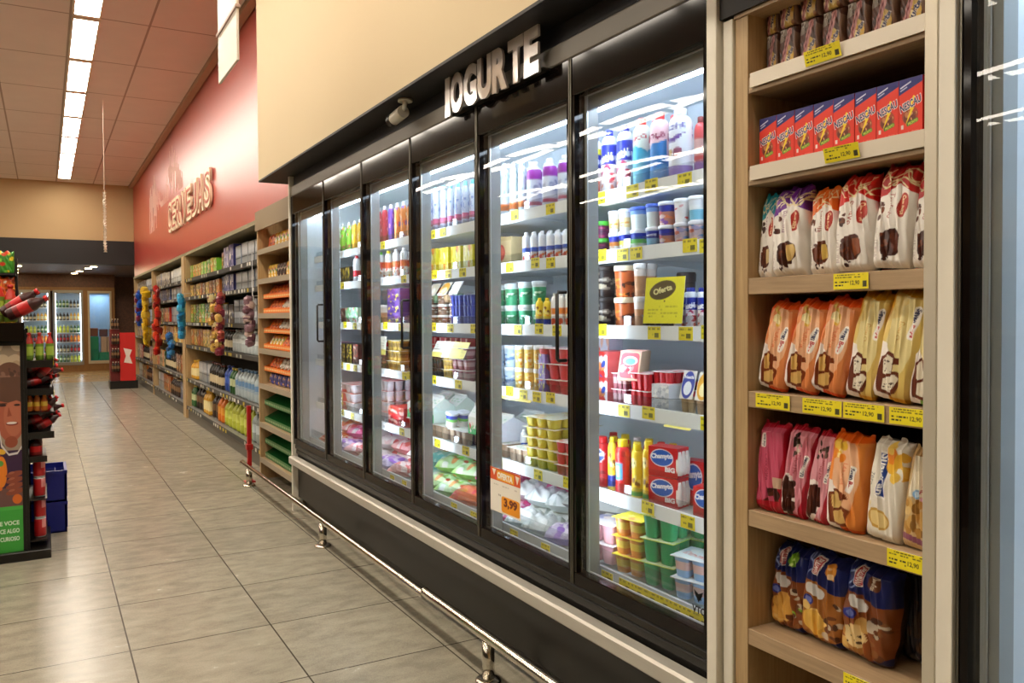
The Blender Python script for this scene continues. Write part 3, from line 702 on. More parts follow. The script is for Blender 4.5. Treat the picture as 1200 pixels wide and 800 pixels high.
for k, (top, scr, s1, s2, sd) in enumerate((('#1795a5', 'Gotas', '#5a2b17', '#d8c08a', 1), ('#6b2a8c', 'Baunilha', '#3e1c12', '#d3b26a', 3), ('#e06a1e', 'Laranja', '#6a3218', '#d9b75e', 4),
                                            ('#c9271f', 'Suave', '#4a2012', '#8a4a2a', 6), ('#b81e1e', 'Trufado', '#3d1a12', '#5e2f20', 8))):
    reg(f'cakew{k}', [('film_bag', pouch(.085, .215, .07, cake_white(top, scr, s1, s2, sd), '#d8d2c8', sd, crimp=.14, wr=.0035).mesh('film_bag', PRINT_FILM), None)], .085, .215)
seven_kw = [('#e08a50', '#dd4f14', 'BAUNILHA', ['#e9c45a', '#f3e6b0', '#cfae4a'], 2, '#d9622a', .74, .42), ('#ddc06a', '#cf9418', 'Gotas Choc.', ['#e6cf86'], 5, '#c08a2a', .80, .30),
            ('#c8d890', '#7cb342', 'MORANGO', ['#e6e8c0'], 7, '#7a9a30', .82, .3), ('#e58c3e', '#d95a12', 'LARANJA', ['#f0c23e', '#e88a2a', '#f6e2a0'], 9, '#d9622a', .70, .46)]
for k, a in enumerate(seven_kw):
    br = ('#e9e2cf', '#6b3320') if k in (1, 2) else ('#d9b36a', '#7d3a1c')
    cv = seven(*a, bread=br[0], crust=br[1])
    if k == 1: cv.blobs(.22, .63, .47, .76, 16, .016, ['#3b2416'], 2).blobs(.34, .82, .63, .91, 16, .016, ['#3b2416'], 3)
    reg(f'seven{k}', [('film_bag', pouch(.085, .215, .065, cv, a[1], 11 + k, crimp=.10, wr=.004).mesh('film_bag', PRINT_FILM), None)], .085, .215)
for k, a in enumerate((('#b3182f', '#c4526c', 'Chocolate', 1, 'side'), ('#b51c33', '#d88a98', 'CHOCOLATE', 2, True), ('#a8182c', '#dc9aa4', 'CHOCOLATE', 3, True))):
    reg(f'choco{k}', [('film_bag', pouch(.08, .21, .06, choco(*a), a[0], 21 + k, crimp=.10, wr=.0045).mesh('film_bag', PRINT_FILM), None)], .08, .21)
reg('suavi', [('film_bag', pouch(.085, .205, .065, suavi(), '#d9d2c2', 31, crimp=.08).mesh('film_bag', PRINT_FILM), None)], .085, .205)
reg('integral', [('film_bag', pouch(.085, .205, .065, integral(), '#b08a56', 33, crimp=.08).mesh('film_bag', PRINT_FILM), None)], .085, .205)
for k, a in enumerate((('', '#86b83a', 1, ['#d9a24a', '#c98a3a', '#e2b868']), ('', '#e0973a', 2, ['#e0b04e', '#d09a3a', '#edc878']), ('Duas Gotas', '#6a3a20', 3, ['#e3c88e', '#d2a860', '#b07a3c']))):
    reg(f'pull{k}', [('film_bag', pouch(.1, .215, .08, pull(*a), '#16205c' if k != 2 else '#3a2418', 41 + k, crimp=.09, wr=.005).mesh('film_bag', PRINT_FILM), None)], .1, .215)
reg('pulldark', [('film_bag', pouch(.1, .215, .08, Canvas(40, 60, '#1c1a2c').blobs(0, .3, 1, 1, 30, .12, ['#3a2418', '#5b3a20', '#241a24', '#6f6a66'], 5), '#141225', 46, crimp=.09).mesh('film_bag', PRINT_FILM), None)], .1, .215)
reg('nescau', one('carton', carton(.056, .128, .04, nescau(), '#c9281b', '#2a2a72')), .056, .128)
reg('chocdrink', one('wrapped_pack', pouch(.08, .115, .06, choc_drink(), '#3a2018', 51, loaf=.2, crimp=.03, wr=.002), PRINT_FILM), .08, .115)
for i in range(4): reg(f'tag{i}', one('tag', flat_print(.06, .034, price_tag(i * 3 + 1))), .06, .034)
for i in range(3): reg(f'bigtag{i}', one('tag', flat_print(.075, .034, price_tag(i * 3 + 2, True, '#eddc14'))), .075, .034)

# ---- dairy
def bcv(bg, *ops):
    c = Canvas(30, 56, bg)
    for o in ops: getattr(c, o[0])(*o[1:])
    return c
nb = '#1c2f9c'
def nest(seed, band=None):
    c = Canvas(40, 72, '#eadfe0'); c.rect(0, .0, 1, .16, '#e6eef8').rect(0, .16, 1, .50, nb)
    if band: c.rect(0, .16, 1, .27, band)
    c.text('Nestlé', .5, .40, .92, .26, '#f3f5fb', -8, .05).blobs(.1, .56, .9, .95, 12, .13, ['#c63a4a', '#a82a58', '#e8dfe2', '#f2eaea', '#d86a52'], seed); return c
reg('nestle', bottle(.042, .25, nest(1), nb, '#e4e0e4'), .084, .27); reg('nestle_y', bottle(.042, .25, nest(2, '#e6dc3a'), nb, '#e4e0e4'), .084, .27)
reg('moco', bottle(.042, .25, bcv('#dff2e6', ('text', 'Moco', .5, .22, .9, .22, '#b8303a', -10, .03), ('poly', [(0, .42), (.5, .34), (1, .44), (1, .85), (0, .85)], '#3fb4d4'), ('poly', [(0, .55), (.5, .62), (1, .5), (1, 1), (0, 1)], '#7ec9dd')), '#d2281f', '#cfe9dd'), .084, .27)
reg('moca', bottle(.046, .26, bcv('#f4cbd0', ('text', 'Moça', .5, .28, .9, .26, '#9c2050', -8, .03), ('poly', [(0, .62), (.45, .40), (1, .34), (1, .9), (0, .9)], '#2f86d0'), ('poly', [(0, .75), (.5, .8), (1, .7), (1, 1), (0, 1)], '#5f9fd4')), '#cf3030', '#f0c6cc'), .092, .28)
reg('nesfit', bottle(.05, .26, bcv('#f1f2f6', ('text', 'nesfit', .5, .18, .8, .2, '#7a72a8', -4, .02), ('poly', [(.1, .32), (.5, .36), (.9, .28), (.6, .42), (.3, .42)], '#6f4aa0'), ('ell', .38, .58, .13, .12, '#d8b070'), ('ell', .66, .58, .14, .14, '#a05a78'), ('rect', 0, .80, 1, 1, '#8f6cb4')), '#eef0f4', '#eef0f4', neck=.5), .1, .28)
reg('redbottle', bottle(.036, .22, bcv('#c9494a', ('rect', 0, .3, 1, .6, '#e2b0a8'), ('rect', 0, .7, 1, 1, '#8d5aa0')), '#7c2022', '#a84a4a'), .072, .24)
reg('whitebottle', bottle(.04, .24, bcv('#eef2f4', ('rect', 0, .25, 1, .55, '#cfdcec'), ('rect', 0, .72, 1, .82, '#e05a5a')), '#eef2f6'), .08, .26)
reg('yellowlab', bottle(.04, .24, bcv('#f0f2ee', ('rect', 0, .2, 1, .4, '#dfe04a'), ('rect', 0, .45, 1, .8, '#2d3a5a')), '#2a2a30'), .08, .26)
reg('purplelab', bottle(.042, .25, bcv('#e6eaf4', ('rect', 0, .08, 1, .3, '#9b2ba0'), ('blobs', 0, .4, 1, .6, 10, .1, ['#c8cde0', '#aab4d2'], 3), ('rect', 0, .78, 1, .86, '#c84a6a')), '#eef0f6', '#e6eaf4'), .084, .27)
reg('clearorange', bottle(.040, .23, bcv('#d8e6ea', ('blobs', 0, .1, 1, .6, 14, .1, ['#b7c9d0', '#eef4f4', '#a9c0c6'], 4), ('rect', 0, .74, 1, .86, '#e07a3a')), '#cfe0e4', '#cfdde2'), .08, .25)
reg('tealcap', bottle(.042, .25, bcv('#dfe6f4', ('blobs', .1, .2, .9, .6, 16, .1, ['#a8b6e0', '#8fa0d4', '#eef0fa'], 6), ('rect', 0, .68, 1, .82, '#d8708e'), ('blobs', 0, .85, 1, 1, 8, .1, ['#8a9aa8', '#b0bcc8'], 2)), '#7fd0cc', '#d4ecee'), .084, .27)
reg('redtall', bottle(.042, .25, bcv('#c23a44', ('blobs', 0, 0, 1, 1, 20, .12, ['#d85a6a', '#b02a3a', '#e89aa0'], 7)), '#eef0f4', '#c23a44', waist=.04), .084, .27)
reg('purpletall', bottle(.042, .25, bcv('#6a3a9a', ('blobs', 0, 0, 1, 1, 16, .12, ['#8a52b8', '#52307e', '#d89ac0'], 8)), '#eef0f4', '#6a3a9a'), .084, .27)
reg('orangetall', bottle(.042, .25, bcv('#e8924a', ('blobs', 0, 0, 1, 1, 20, .14, ['#f0b060', '#e2603a', '#f6d8b0', '#8a6ab0'], 9)), '#f2f0ee', '#e8924a'), .084, .27)
reg('greentall', bottle(.042, .25, bcv('#8ed23c', ('blobs', 0, 0, 1, 1, 20, .12, ['#b8e860', '#5aa830', '#e86a50', '#f2f0d0'], 10)), '#eef4f2', '#9ad850'), .084, .27)
reg('yellowtall', bottle(.042, .25, bcv('#f2c02c', ('blobs', 0, 0, 1, 1, 16, .12, ['#f6d860', '#e89a20', '#f6ead0'], 11)), '#f2f2ea', '#f2c02c'), .084, .27)
reg('milky_g', bottle(.042, .22, bcv('#eef2ee', ('rect', 0, .3, 1, .55, '#e8563a'), ('blobs', 0, .55, 1, .85, 10, .1, ['#e8a040', '#d8483a', '#f2eee8'], 3)), '#6cc03a'), .084, .24)
reg('milky_y', bottle(.042, .22, bcv('#f4f2ea', ('rect', 0, .35, 1, .6, '#e05a3a'), ('blobs', 0, .6, 1, .9, 10, .1, ['#d8382a', '#e8b040', '#f2eee8'], 4)), '#f2cf2c'), .084, .24)
reg('milky_w', bottle(.042, .22, bcv('#f4f4f2', ('rect', 0, .35, 1, .6, '#e4704a'), ('blobs', 0, .6, 1, .9, 10, .1, ['#d8382a', '#e89040', '#f2eee8'], 5)), '#f6f6f6'), .084, .24)
reg('redcapmilk', bottle(.042, .22, bcv('#f4f4f2', ('rect', 0, .5, 1, .75, '#d8303a')), '#d8302a'), .084, .24)
reg('smallwhite', bottle(.026, .105, bcv('#f0f2f6', ('rect', 0, .45, 1, .62, '#2f56b0'), ('blobs', 0, .65, 1, .9, 8, .14, ['#d8402e', '#e8823a', '#f4f0ea'], 6)), '#f4f6f8'), .052, .115)
reg('smallorange', bottle(.026, .105, bcv('#f4f0e8', ('rect', 0, .4, 1, .6, '#e88a3a'), ('blobs', 0, .6, 1, .9, 8, .14, ['#e85a2e', '#f0b23a'], 6)), '#f4f2ea'), .052, .115)
reg('smallyellow', bottle(.026, .115, bcv('#f2d23a', ('blobs', .1, .15, .9, .6, 10, .12, ['#e8a02a', '#f6e88a', '#8a5a2a'], 2), ('rect', 0, .7, 1, .95, '#2c3a9a')), '#f4d42c', '#f0cc34'), .052, .125)
reg('yolk', bottle(.032, .14, bcv('#f0cf2c', ('ell', .5, .28, .24, .2, '#f6ea9a'), ('ell', .42, .28, .05, .05, '#3a2a14'), ('ell', .58, .28, .05, .05, '#3a2a14'), ('blobs', .1, .5, .9, .8, 10, .1, ['#c9922a', '#8a5a20', '#f6e27a'], 2), ('rect', 0, .90, 1, 1, '#58a83a')), '#f2d61e', '#efd02c', neck=.62, shoulder=.80, waist=.08, caph=.13), .064, .158)
cham = lambda: bcv('#c81e22', ('ell', .5, .30, .40, .34, '#f0e8ea'), ('ell', .5, .30, .36, .30, '#2a56a8'), ('text', 'Chamyto', .5, .28, .84, .24, '#f6f4f6', -6, .05), ('blobs', .1, .6, .9, .9, 10, .14, ['#e8a8a0', '#c83a3a', '#f0d0c0', '#8f1a1e'], 3))
reg('chambottle', bottle(.034, .15, cham(), '#d01c20', '#c81e22', neck=.6, caph=.12), .068, .17)
reg('redsquash', bottle(.036, .15, bcv('#c81e1e', ('poly', [(.25, .35), (.75, .35), (.78, .7), (.3, .72)], '#5f9fc4'), ('poly', [(.4, .42), (.6, .42), (.62, .66), (.45, .66)], '#cfe0ea'), ('blobs', .1, .05, .9, .3, 8, .1, ['#e04a3a', '#a81818'], 3)), '#f0d020', '#c81e1e', neck=.6, waist=.1, caph=.13), .072, .168)
reg('redwhite', bottle(.034, .15, bcv('#a81a1c', ('rect', 0, 0, 1, .28, '#efe6e6'), ('blobs', .1, .4, .9, .9, 8, .14, ['#8a1214', '#c23a34'], 3)), '#e8dcd4', '#a81a1c', neck=.6, caph=.12), .068, .17)
c = Canvas(56, 56, '#c91c20'); c.rect(0, .8, 1, 1, '#b01618').ell(.46, .36, .40, .30, '#efe6ea').ell(.46, .36, .37, .27, '#2c5cb0').text('Chamyto', .46, .32, .74, .22, '#f8f6f8', -5, .05).text('BIG', .74, .74, .34, .17, '#f6f0ee', 0, .05); chpack = c
def champack():
    mb = carton(.13, .115, .085, chpack, '#c91c20', '#c4262a')
    # shrink-wrapped bottles showing through the open end (right-hand side)
    for i in range(3):
        mb.lathe([(.014, 0), (.0155, .02), (.0155, .06), (.011, .075), (.009, .09)], 12, srgb('#efe6da'), cx=.062, cy=-.028 + i * .028, cz=.012)
    return mb
reg('champack', one('wrapped_pack', champack(), PRINT_FILM), .13, .115)
def lidc(bg, *ops): 
    c = Canvas(36, 28, bg)
    for o in ops: getattr(c, o[0])(*o[1:])
    return c
def tray(key, nx, ny, cup, lid, band=None, cw=.06, ch=.062, edge='#e8e6e2'): reg(key, cup_tray(nx, ny, cw, ch, cup, lid, band, edge), nx * cw, ch)
tray('t_green', 2, 2, '#1f9a5e', lidc('#e8f2ea', ('blobs', .1, .1, .9, .9, 14, .1, ['#cfe6d6', '#8fd0a8', '#f4f8f4'], 2)), cw=.066, ch=.075, edge='#c8e060')
tray('t_yellow', 2, 2, '#d98a3a', lidc('#f2e23c', ('blobs', .2, .2, .9, .9, 8, .1, ['#e83a6a', '#f6c08a', '#f6f0c0'], 3)), '#e6c24a', ch=.066, edge='#f0e04a')
tray('t_purple', 2, 2, '#c9939a', lidc('#efeaf4', ('poly', [(0, .2), (.5, .0), (.4, .5), (0, .7)], '#4c4fc4'), ('blobs', .3, .2, .9, .8, 8, .12, ['#f4f0f4', '#d8c8e6', '#f2d8d8'], 4)), ch=.066)
tray('t_lblue', 2, 2, '#8fb4dc', lidc('#cfe6f6', ('text', 'Danone', .5, .6, .7, .2, '#c82a3a', 10, .03), ('blobs', .1, .1, .6, .4, 6, .08, ['#eaf4fa', '#a8d0ee'], 3)), '#e0b8b0', ch=.066)
tray('t_red', 3, 2, '#c8242c', lidc('#f0dada', ('blobs', .1, .1, .9, .9, 10, .12, ['#d8404a', '#f4ece8', '#e8a0a0'], 5)), cw=.055, ch=.058)
tray('t_beige', 3, 2, '#c2a68c', lidc('#e9e6e2', ('blobs', .1, .1, .9, .9, 10, .12, ['#cfe0d0', '#f4f2ee', '#9ac0a0'], 6)), cw=.05, ch=.06)
tray('t_yel', 3, 2, '#d9c63c', lidc('#f2e9c8', ('blobs', .1, .1, .9, .9, 10, .12, ['#e8a060', '#f6f0d8', '#e8d04a'], 7)), cw=.046, ch=.046, edge='#f0ecd8')
tray('t_grey', 3, 2, '#cfc6c8', lidc('#d8423e', ('blobs', .1, .1, .9, .9, 8, .12, ['#e8e0e0', '#c82a2a'], 8)), cw=.055, ch=.058)
tray('t_blue', 3, 2, '#2238a0', lidc('#2a44b4', ('blobs', .1, .1, .9, .9, 8, .12, ['#5a70cc', '#e0e0ee'], 9)), cw=.055, ch=.05, edge='#3a52b8')
tray('t_black', 4, 2, '#2a201e', lidc('#3a2a26', ('blobs', .1, .1, .9, .9, 8, .1, ['#8a6a40', '#c8a060', '#1c1412'], 10)), cw=.052, ch=.055, edge='#3a302c')
tray('t_pinkbrown', 3, 2, '#9a5a64', lidc('#e9dadc', ('blobs', .1, .1, .9, .9, 8, .12, ['#b06a74', '#f2e6e6'], 11)), '#c8a0a0', cw=.055, ch=.055)
tray('t_ybrown', 3, 2, '#c0a04a', lidc('#e9e0a0', ('blobs', .1, .1, .9, .9, 8, .12, ['#a88030', '#f4f0c8'], 12)), '#8a6a2c', cw=.055, ch=.058)
def tubc(bg, *ops): return bcv(bg, *ops)
reg('nb_orange', tub(.030, .035, .085, tubc('#f0ebe4', ('rect', 0, .05, 1, .34, nb), ('rect', 0, .34, 1, .55, '#e88a3a'), ('blobs', .2, .6, .8, .9, 6, .1, ['#e0b090', '#f4ece4'], 1)), '#dfe4ee'), .07, .095)
reg('nb_yellow', tub(.030, .035, .085, tubc('#f0ebe4', ('rect', 0, .05, 1, .34, nb), ('rect', 0, .34, 1, .55, '#e6d84a'), ('blobs', .2, .6, .8, .9, 6, .1, ['#e6c070', '#f4ece4'], 1)), '#dfe4ee'), .07, .095)
reg('nb_green', tub(.030, .035, .085, tubc('#f0ebe4', ('rect', 0, .05, 1, .34, nb), ('rect', 0, .34, 1, .55, '#6cc84e'), ('blobs', .2, .6, .8, .9, 6, .1, ['#b8d8a0', '#f4ece4'], 1)), '#dfe4ee'), .07, .095)
reg('nb_blue', tub(.030, .035, .085, tubc('#9fd4ee', ('rect', 0, .05, 1, .40, nb), ('text', 'Nestlé', .5, .24, .8, .22, '#eef2fa', 0, .04)), '#dfe4ee'), .07, .095)
reg('nb_fruit', tub(.030, .035, .085, tubc('#c88a7a', ('rect', 0, .05, 1, .36, nb), ('blobs', .0, .4, 1, 1, 14, .16, ['#c83a44', '#e88a5a', '#8a5ab0', '#e8d0c8'], 2)), '#dfe4ee'), .07, .095)
reg('wt_blue', tub(.030, .035, .085, tubc('#eef2f4', ('rect', 0, .0, 1, .25, '#7aa4e0'), ('rect', 0, .3, 1, 1, '#e8f4f2')), '#4a6ac8'), .07, .095)
reg('wt_or', tub(.030, .035, .085, tubc('#f2f0ea', ('rect', 0, .3, 1, .8, '#f0d8a0'), ('blobs', .1, .4, .9, .8, 6, .12, ['#e8a04a', '#f4f0e0'], 3)), '#eceef4'), .07, .095)
reg('wt_red', tub(.030, .035, .085, tubc('#f4f0f0', ('blobs', 0, .1, 1, .9, 12, .12, ['#e8b0b0', '#d84a4a', '#f6f0f0'], 4)), '#f2f2f4'), .07, .095)
reg('wt_lb', tub(.030, .035, .085, tubc('#f0f4f6', ('rect', 0, .5, 1, .95, '#7ac0dc'), ('rect', 0, 0, 1, .3, '#e8ecf2')), '#f2f4f6'), .07, .095)
reg('wt_rb', tub(.030, .035, .085, tubc('#c8b0b8', ('blobs', 0, 0, 1, 1, 16, .16, ['#d86a5a', '#5a8ac0', '#e8c0b0', '#8f8ab0'], 5)), '#d4d4dc'), .07, .095)
reg('purplegreen', tub(.036, .042, .075, tubc('#5a1f4a', ('blobs', 0, .2, 1, 1, 12, .16, ['#8a2f5a', '#3a1838', '#a83a6a'], 6)), '#4ab03a', lidh=.02), .09, .09)
reg('chocotub', tub(.048, .056, .085, tubc('#2c2320', ('blobs', 0, .1, 1, .9, 14, .14, ['#8a8276', '#1c1614', '#c8bca0', '#4a3a30'], 7), ('text', 'Chocolate', .5, .4, .8, .2, '#d8cfc0', -12, .03)), '#3a322e'), .118, .097)
reg('beigecup', tub(.032, .040, .085, tubc('#b98a68', ('rect', 0, .0, 1, .3, '#e8dcd0'), ('rect', 0, .3, 1, .8, '#c8946a')), '#e4e0da'), .084, .097)
reg('orangebrown', tub(.034, .042, .08, tubc('#b45a2c', ('blobs', 0, 0, 1, 1, 16, .14, ['#e0843a', '#6a3018', '#f0d8b0', '#3a2018'], 9)), '#d8c8a8'), .088, .092)
reg('greenwhite', tub(.040, .046, .075, tubc('#3f9a6c', ('rect', 0, 0, 1, .12, '#dfe8e4'), ('blobs', 0, .3, 1, .9, 12, .13, ['#d8ecd8', '#2a7a50', '#a8d8b0'], 10)), '#c9d0d0', lidh=.014), .098, .089)
reg('bluewhite', tub(.040, .046, .07, tubc('#b8cce0', ('blobs', 0, .3, 1, .9, 12, .13, ['#6a90c0', '#e8eef4', '#4a6a9a'], 11)), '#cfd8e4', lidh=.012), .098, .082)
reg('yellowcup', tub(.034, .040, .08, tubc('#e8c060', ('blobs', 0, .2, 1, .9, 12, .14, ['#f0e0a0', '#e08a3a', '#f4efe0'], 12)), '#e4e4e0'), .084, .092)
reg('redcup', tub(.030, .036, .06, tubc('#c0202c', ('blobs', 0, .2, 1, .8, 8, .12, ['#e07a7a', '#9a1420'], 13)), '#efe4e4'), .076, .072)
reg('roundbrown', tub(.044, .05, .05, tubc('#8a6a54', ('blobs', 0, .1, 1, .9, 12, .14, ['#c8b8a0', '#5a4030', '#e8e0d0', '#a83a30'], 14)), '#e4e2dc', lidh=.01), .107, .06)
reg('silvertub', tub(.04, .044, .05, tubc('#7d8a90', ('rect', 0, .3, 1, .8, '#3f4a54')), '#c8d0d4'), .094, .06)
def multi(key, bg, cols, w_=.11, h_=.085, d_=.07, seed=1, film=True):
    c = Canvas(32, 26, bg).blobs(0, 0, 1, 1, 26, .12, cols, seed); reg(key, one('wrapped_pack' if film else 'carton', carton(w_, h_, d_, c, bg), PRINT_FILM if film else PRINT_PAPER), w_, h_)
multi('kidspack', '#c8585a', ['#e8e0e4', '#d83a34', '#3a54b0', '#f0a060', '#f4ece8'], seed=2)
multi('whitebluepack', '#dfe4f4', ['#f6f4f4', '#3a5ac0', '#f0c0a8', '#e87a5a'], seed=3)
multi('yellowpack', '#dcd03a', ['#e8e070', '#c8b020', '#f2ecb0', '#e88a30', '#5a8a3a'], seed=4)
multi('beigered', '#c8b48a', ['#d8c8a0', '#b8a070'], w_=.09, h_=.1, seed=5, film=False); P['beigered'][0][0][1].name
c = Canvas(36, 40, '#cbb88e').ell(.35, .5, .26, .30, '#b8323a').ell(.35, .5, .2, .22, '#d86a5a').rect(0, 0, 1, .12, '#b8a478'); reg('beigeredbox', one('carton', carton(.09, .1, .06, c, '#c0ac80')), .09, .1)
multi('purpleyellow', '#7a5a9a', ['#d8c83a', '#6a3a9a', '#e8e080', '#4a2a78'], seed=6)
multi('redyellowpack', '#c8453a', ['#e8c84a', '#d83a2a', '#f2e8a0', '#5a9a3a'], seed=7)
multi('pinkpack', '#d88a94', ['#e8b0b4', '#b84a5a', '#f4e4e0'], seed=8)
multi('brownpack', '#5a4038', ['#8a6a54', '#3a2a24', '#c8b8a8', '#a84438'], seed=9)
multi('whitepack', '#e0e2e6', ['#f4f4f4', '#c8ccd4', '#a8b0bc'], seed=10)
multi('greencup', '#7cc05a', ['#4aa03a', '#e8f0e0', '#b8e0a0'], seed=11)
multi('redbox', '#c0262a', ['#d84a44', '#98181c', '#e8b0a0'], seed=12, film=False)
multi('yblackpack', '#3a3226', ['#d8c040', '#2a2420', '#8a7a30'], seed=13)
multi('whitegreenpack', '#dfeee2', ['#4ac060', '#f4f8f4', '#8ad89a', '#e85a5a'], seed=14)
def gable(cv, side, key):
    w_, h_, d_ = .09, .085, .085; mb = carton(w_, h_, d_, cv, side, side); c = Canvas(30, 16, '#eef2f0'); c.barlines(.1, .3, .9, .7, 2, '#9ad0a8', 4); cc = c.out()
    PP = [[(-w_ / 2 + w_ * i / 30, -d_ / 2 + d_ / 2 * (1 - j / 16), h_ + .05 * (1 - j / 16)) for i in range(31)] for j in range(17)]
    grid_sheet(mb, PP, cc, False)
    s_ = srgb(side); mb.add([(-w_ / 2, -d_ / 2, h_), (-w_ / 2, d_ / 2, h_), (-w_ / 2, 0, h_ + .05), (w_ / 2, -d_ / 2, h_), (w_ / 2, d_ / 2, h_), (w_ / 2, 0, h_ + .05)], [(0, 2, 1), (3, 4, 5), (2, 5, 4, 1)], s_)
    mb.box(-w_ / 2, w_ / 2, -.0015, .0015, h_ + .048, h_ + .062, srgb('#f0f2f0'))
    reg(key, one('carton', mb, PRINT_PAPER), w_, h_ + .06)
gable(Canvas(40, 36, '#e9f2ea').rect(0, .45, 1, 1, '#4fc06a').ell(.28, .5, .14, .16, '#d8403a').ell(.55, .5, .2, .2, '#f0e8d8').blobs(.3, .3, .9, .9, 8, .1, ['#7ad890', '#f4f6f0'], 3), '#e0eee4', 'gable_green')
gable(Canvas(40, 36, '#e6e4f0').rect(0, .6, 1, 1, '#8a3a9a').ell(.35, .5, .2, .2, '#c878a0').blobs(.1, .4, .9, .9, 8, .1, ['#6a2a8a', '#f0c0b0'], 3), '#dcdce8', 'gable_purple')
def pil(key, bg, cols, side, n=26, r=.09, w_=.17, l_=.25, t_=.105, seed=1, words=None):
    c = Canvas(56, 40, bg).blobs(0, 0, 1, 1, n, r, cols, seed)
    if words: 
        for q in words: c.text(*q)
    reg(key, pillow(w_, l_, t_, c, side, seed), l_, t_)
pil('p_silver', '#b9bcb8', ['#c9ccc8', '#a9aca8', '#d3d6d2'], '#a8aba7', 10, .2, .2, .30, .10, 1, [('Mussarela', .5, .45, .6, .14, '#4a5058', 0, 0.0), ('FATIADO', .5, .7, .4, .08, '#6a7078', 0, 0)])
pil('p_pink', '#e05a98', ['#e884b0', '#d03a80', '#f4c8dc', '#e8e0e6'], '#d8508c', seed=2)
pil('p_white', '#dde4e2', ['#eef2f0', '#c4cfcc', '#f6f8f6'], '#d4dcda', 14, .14, seed=3, words=[('Frango', .5, .5, .5, .14, '#8a98a0', 0, 0)])
pil('p_green', '#c8e8b0', ['#8ad048', '#f4f4ee', '#a8e070', '#e8a060', '#f2f4f0', '#d85a3a'], '#a8d880', seed=4)
pil('p_yellow', '#f2e0b0', ['#f0c040', '#f6f0e4', '#e8a030', '#f8f4ec'], '#ead8b0', 16, .14, seed=5)
pil('p_red', '#e8a0a4', ['#d8404a', '#f4e8ea', '#c02a3a', '#f2d8dc', '#e87a84'], '#d86a74', seed=6)
pil('p_purple', '#cfc0e0', ['#8a5ac0', '#f2eef6', '#a880d0', '#e8e0f0'], '#b8a0d8', seed=7)
pil('p_redorange', '#e8703a', ['#e03a2a', '#f0a040', '#f6d8b0', '#d82a3a'], '#e06a3a', seed=8)
pil('p_teal', '#a8dcd8', ['#5ab8b8', '#e8f4f4', '#8accca', '#c8e8e8'], '#8ac8c8', 12, .14, seed=9)
pil('p_whitered', '#eee8ea', ['#d8505a', '#f8f6f6', '#f0d0d4', '#b8a0c8', '#ffffff'], '#e4dcde', seed=10)
# wedge-style standing cup pack with an oval printed lid facing the shopper
def ovalpack(key, bg, oval, txt, cup):
    c = Canvas(36, 44, '#e9e4da').ell(.5, .5, .48, .60, bg).ell(.5, .62, .30, .30, oval)
    if txt: c.text(txt, .5, .22, .7, .14, '#f2f2f6', 0, .04)
    mb = MB(); cc = c.out(); hh, ww = cc.shape[:2]; w_, h_ = .07, .085
    PP = [[(-w_ / 2 + w_ * i / ww, -.012 + .03 * (1 - j / hh), .05 + h_ * (1 - j / hh)) for i in range(ww + 1)] for j in range(hh + 1)]
    grid_sheet(mb, PP, cc, False); grid_sheet(mb, [[(a, b + .003, z) for a, b, z in r_] for r_ in PP], cc * .0 + np.array(srgb('#d8d4cc')), False, True)
    for i in (-1, 1): mb.lathe([(.011, 0), (.014, .02), (.0165, .05), (.017, .056)], 14, srgb(cup), cx=i * .0175, cy=.008, sq=.3)
    reg(key, one('cup_pack', mb, PRINT_PLASTIC), .07, .13)
ovalpack('oval_blue', '#2a3a9c', '#e6ecf6', 'Nestlé', '#b89a74'); ovalpack('oval_yellow', '#e0a42c', '#f2e2a8', '', '#c4a07c'); ovalpack('oval_cream', '#e8dcc0', '#f4efe2', '', '#8fb08a')
c = Canvas(44, 56, '#e8b0a0').rrect(.5, .5, .96, 1.2, '#e8d0a8', 0, .2).rrect(.5, .5, .86, 1.1, '#e2606c', 0, .2).ell(.52, .34, .34, .20, '#f4f0f4').ell(.52, .36, .24, .14, '#7ac0d8').blobs(.15, .55, .85, .92, 10, .12, ['#f0a0a0', '#d83a4c', '#f6d8d0'], 4)
reg('pinktray', one('lid_tray', carton(.085, .105, .022, c, '#e0c4a4', '#e88a8a')), .085, .105)
# ================================================================== PLACEMENT
PEND = []   # (object, description, place, sort key)
def put(key, name, desc, cat, place_, x, y, z, H=None, W=None, D=None, rz=-math.pi / 2, rx=0, ry=0, group=None):
    proto, w_, h_ = P[key]; sx = (W / w_) if W else 1.0; sz = (H / h_) if H else sx; sd = D if D else sx
    o = place(proto, name, desc, cat, (x, y, z), rz, rx, ry, (sx, sd, sz), group)
    PEND.append((o, desc, place_, (-round(y, 3), round(z, 2), x))); return o
MDEP = {}
for k_, (pr_, w_, h_) in P.items():
    vs_ = [v_.co.y for _, me_, _ in pr_ for v_ in me_.vertices]; MDEP[k_] = (max(vs_) - min(vs_)) / w_
DOOR = ['nearest', 'second nearest', 'third nearest', 'fourth nearest', 'fifth nearest', 'farthest']   # doors of the long case
SHN = ['top shelf', 'second shelf', 'third shelf', 'fourth shelf', 'fifth shelf', 'bottom deck']
XF = 1.795
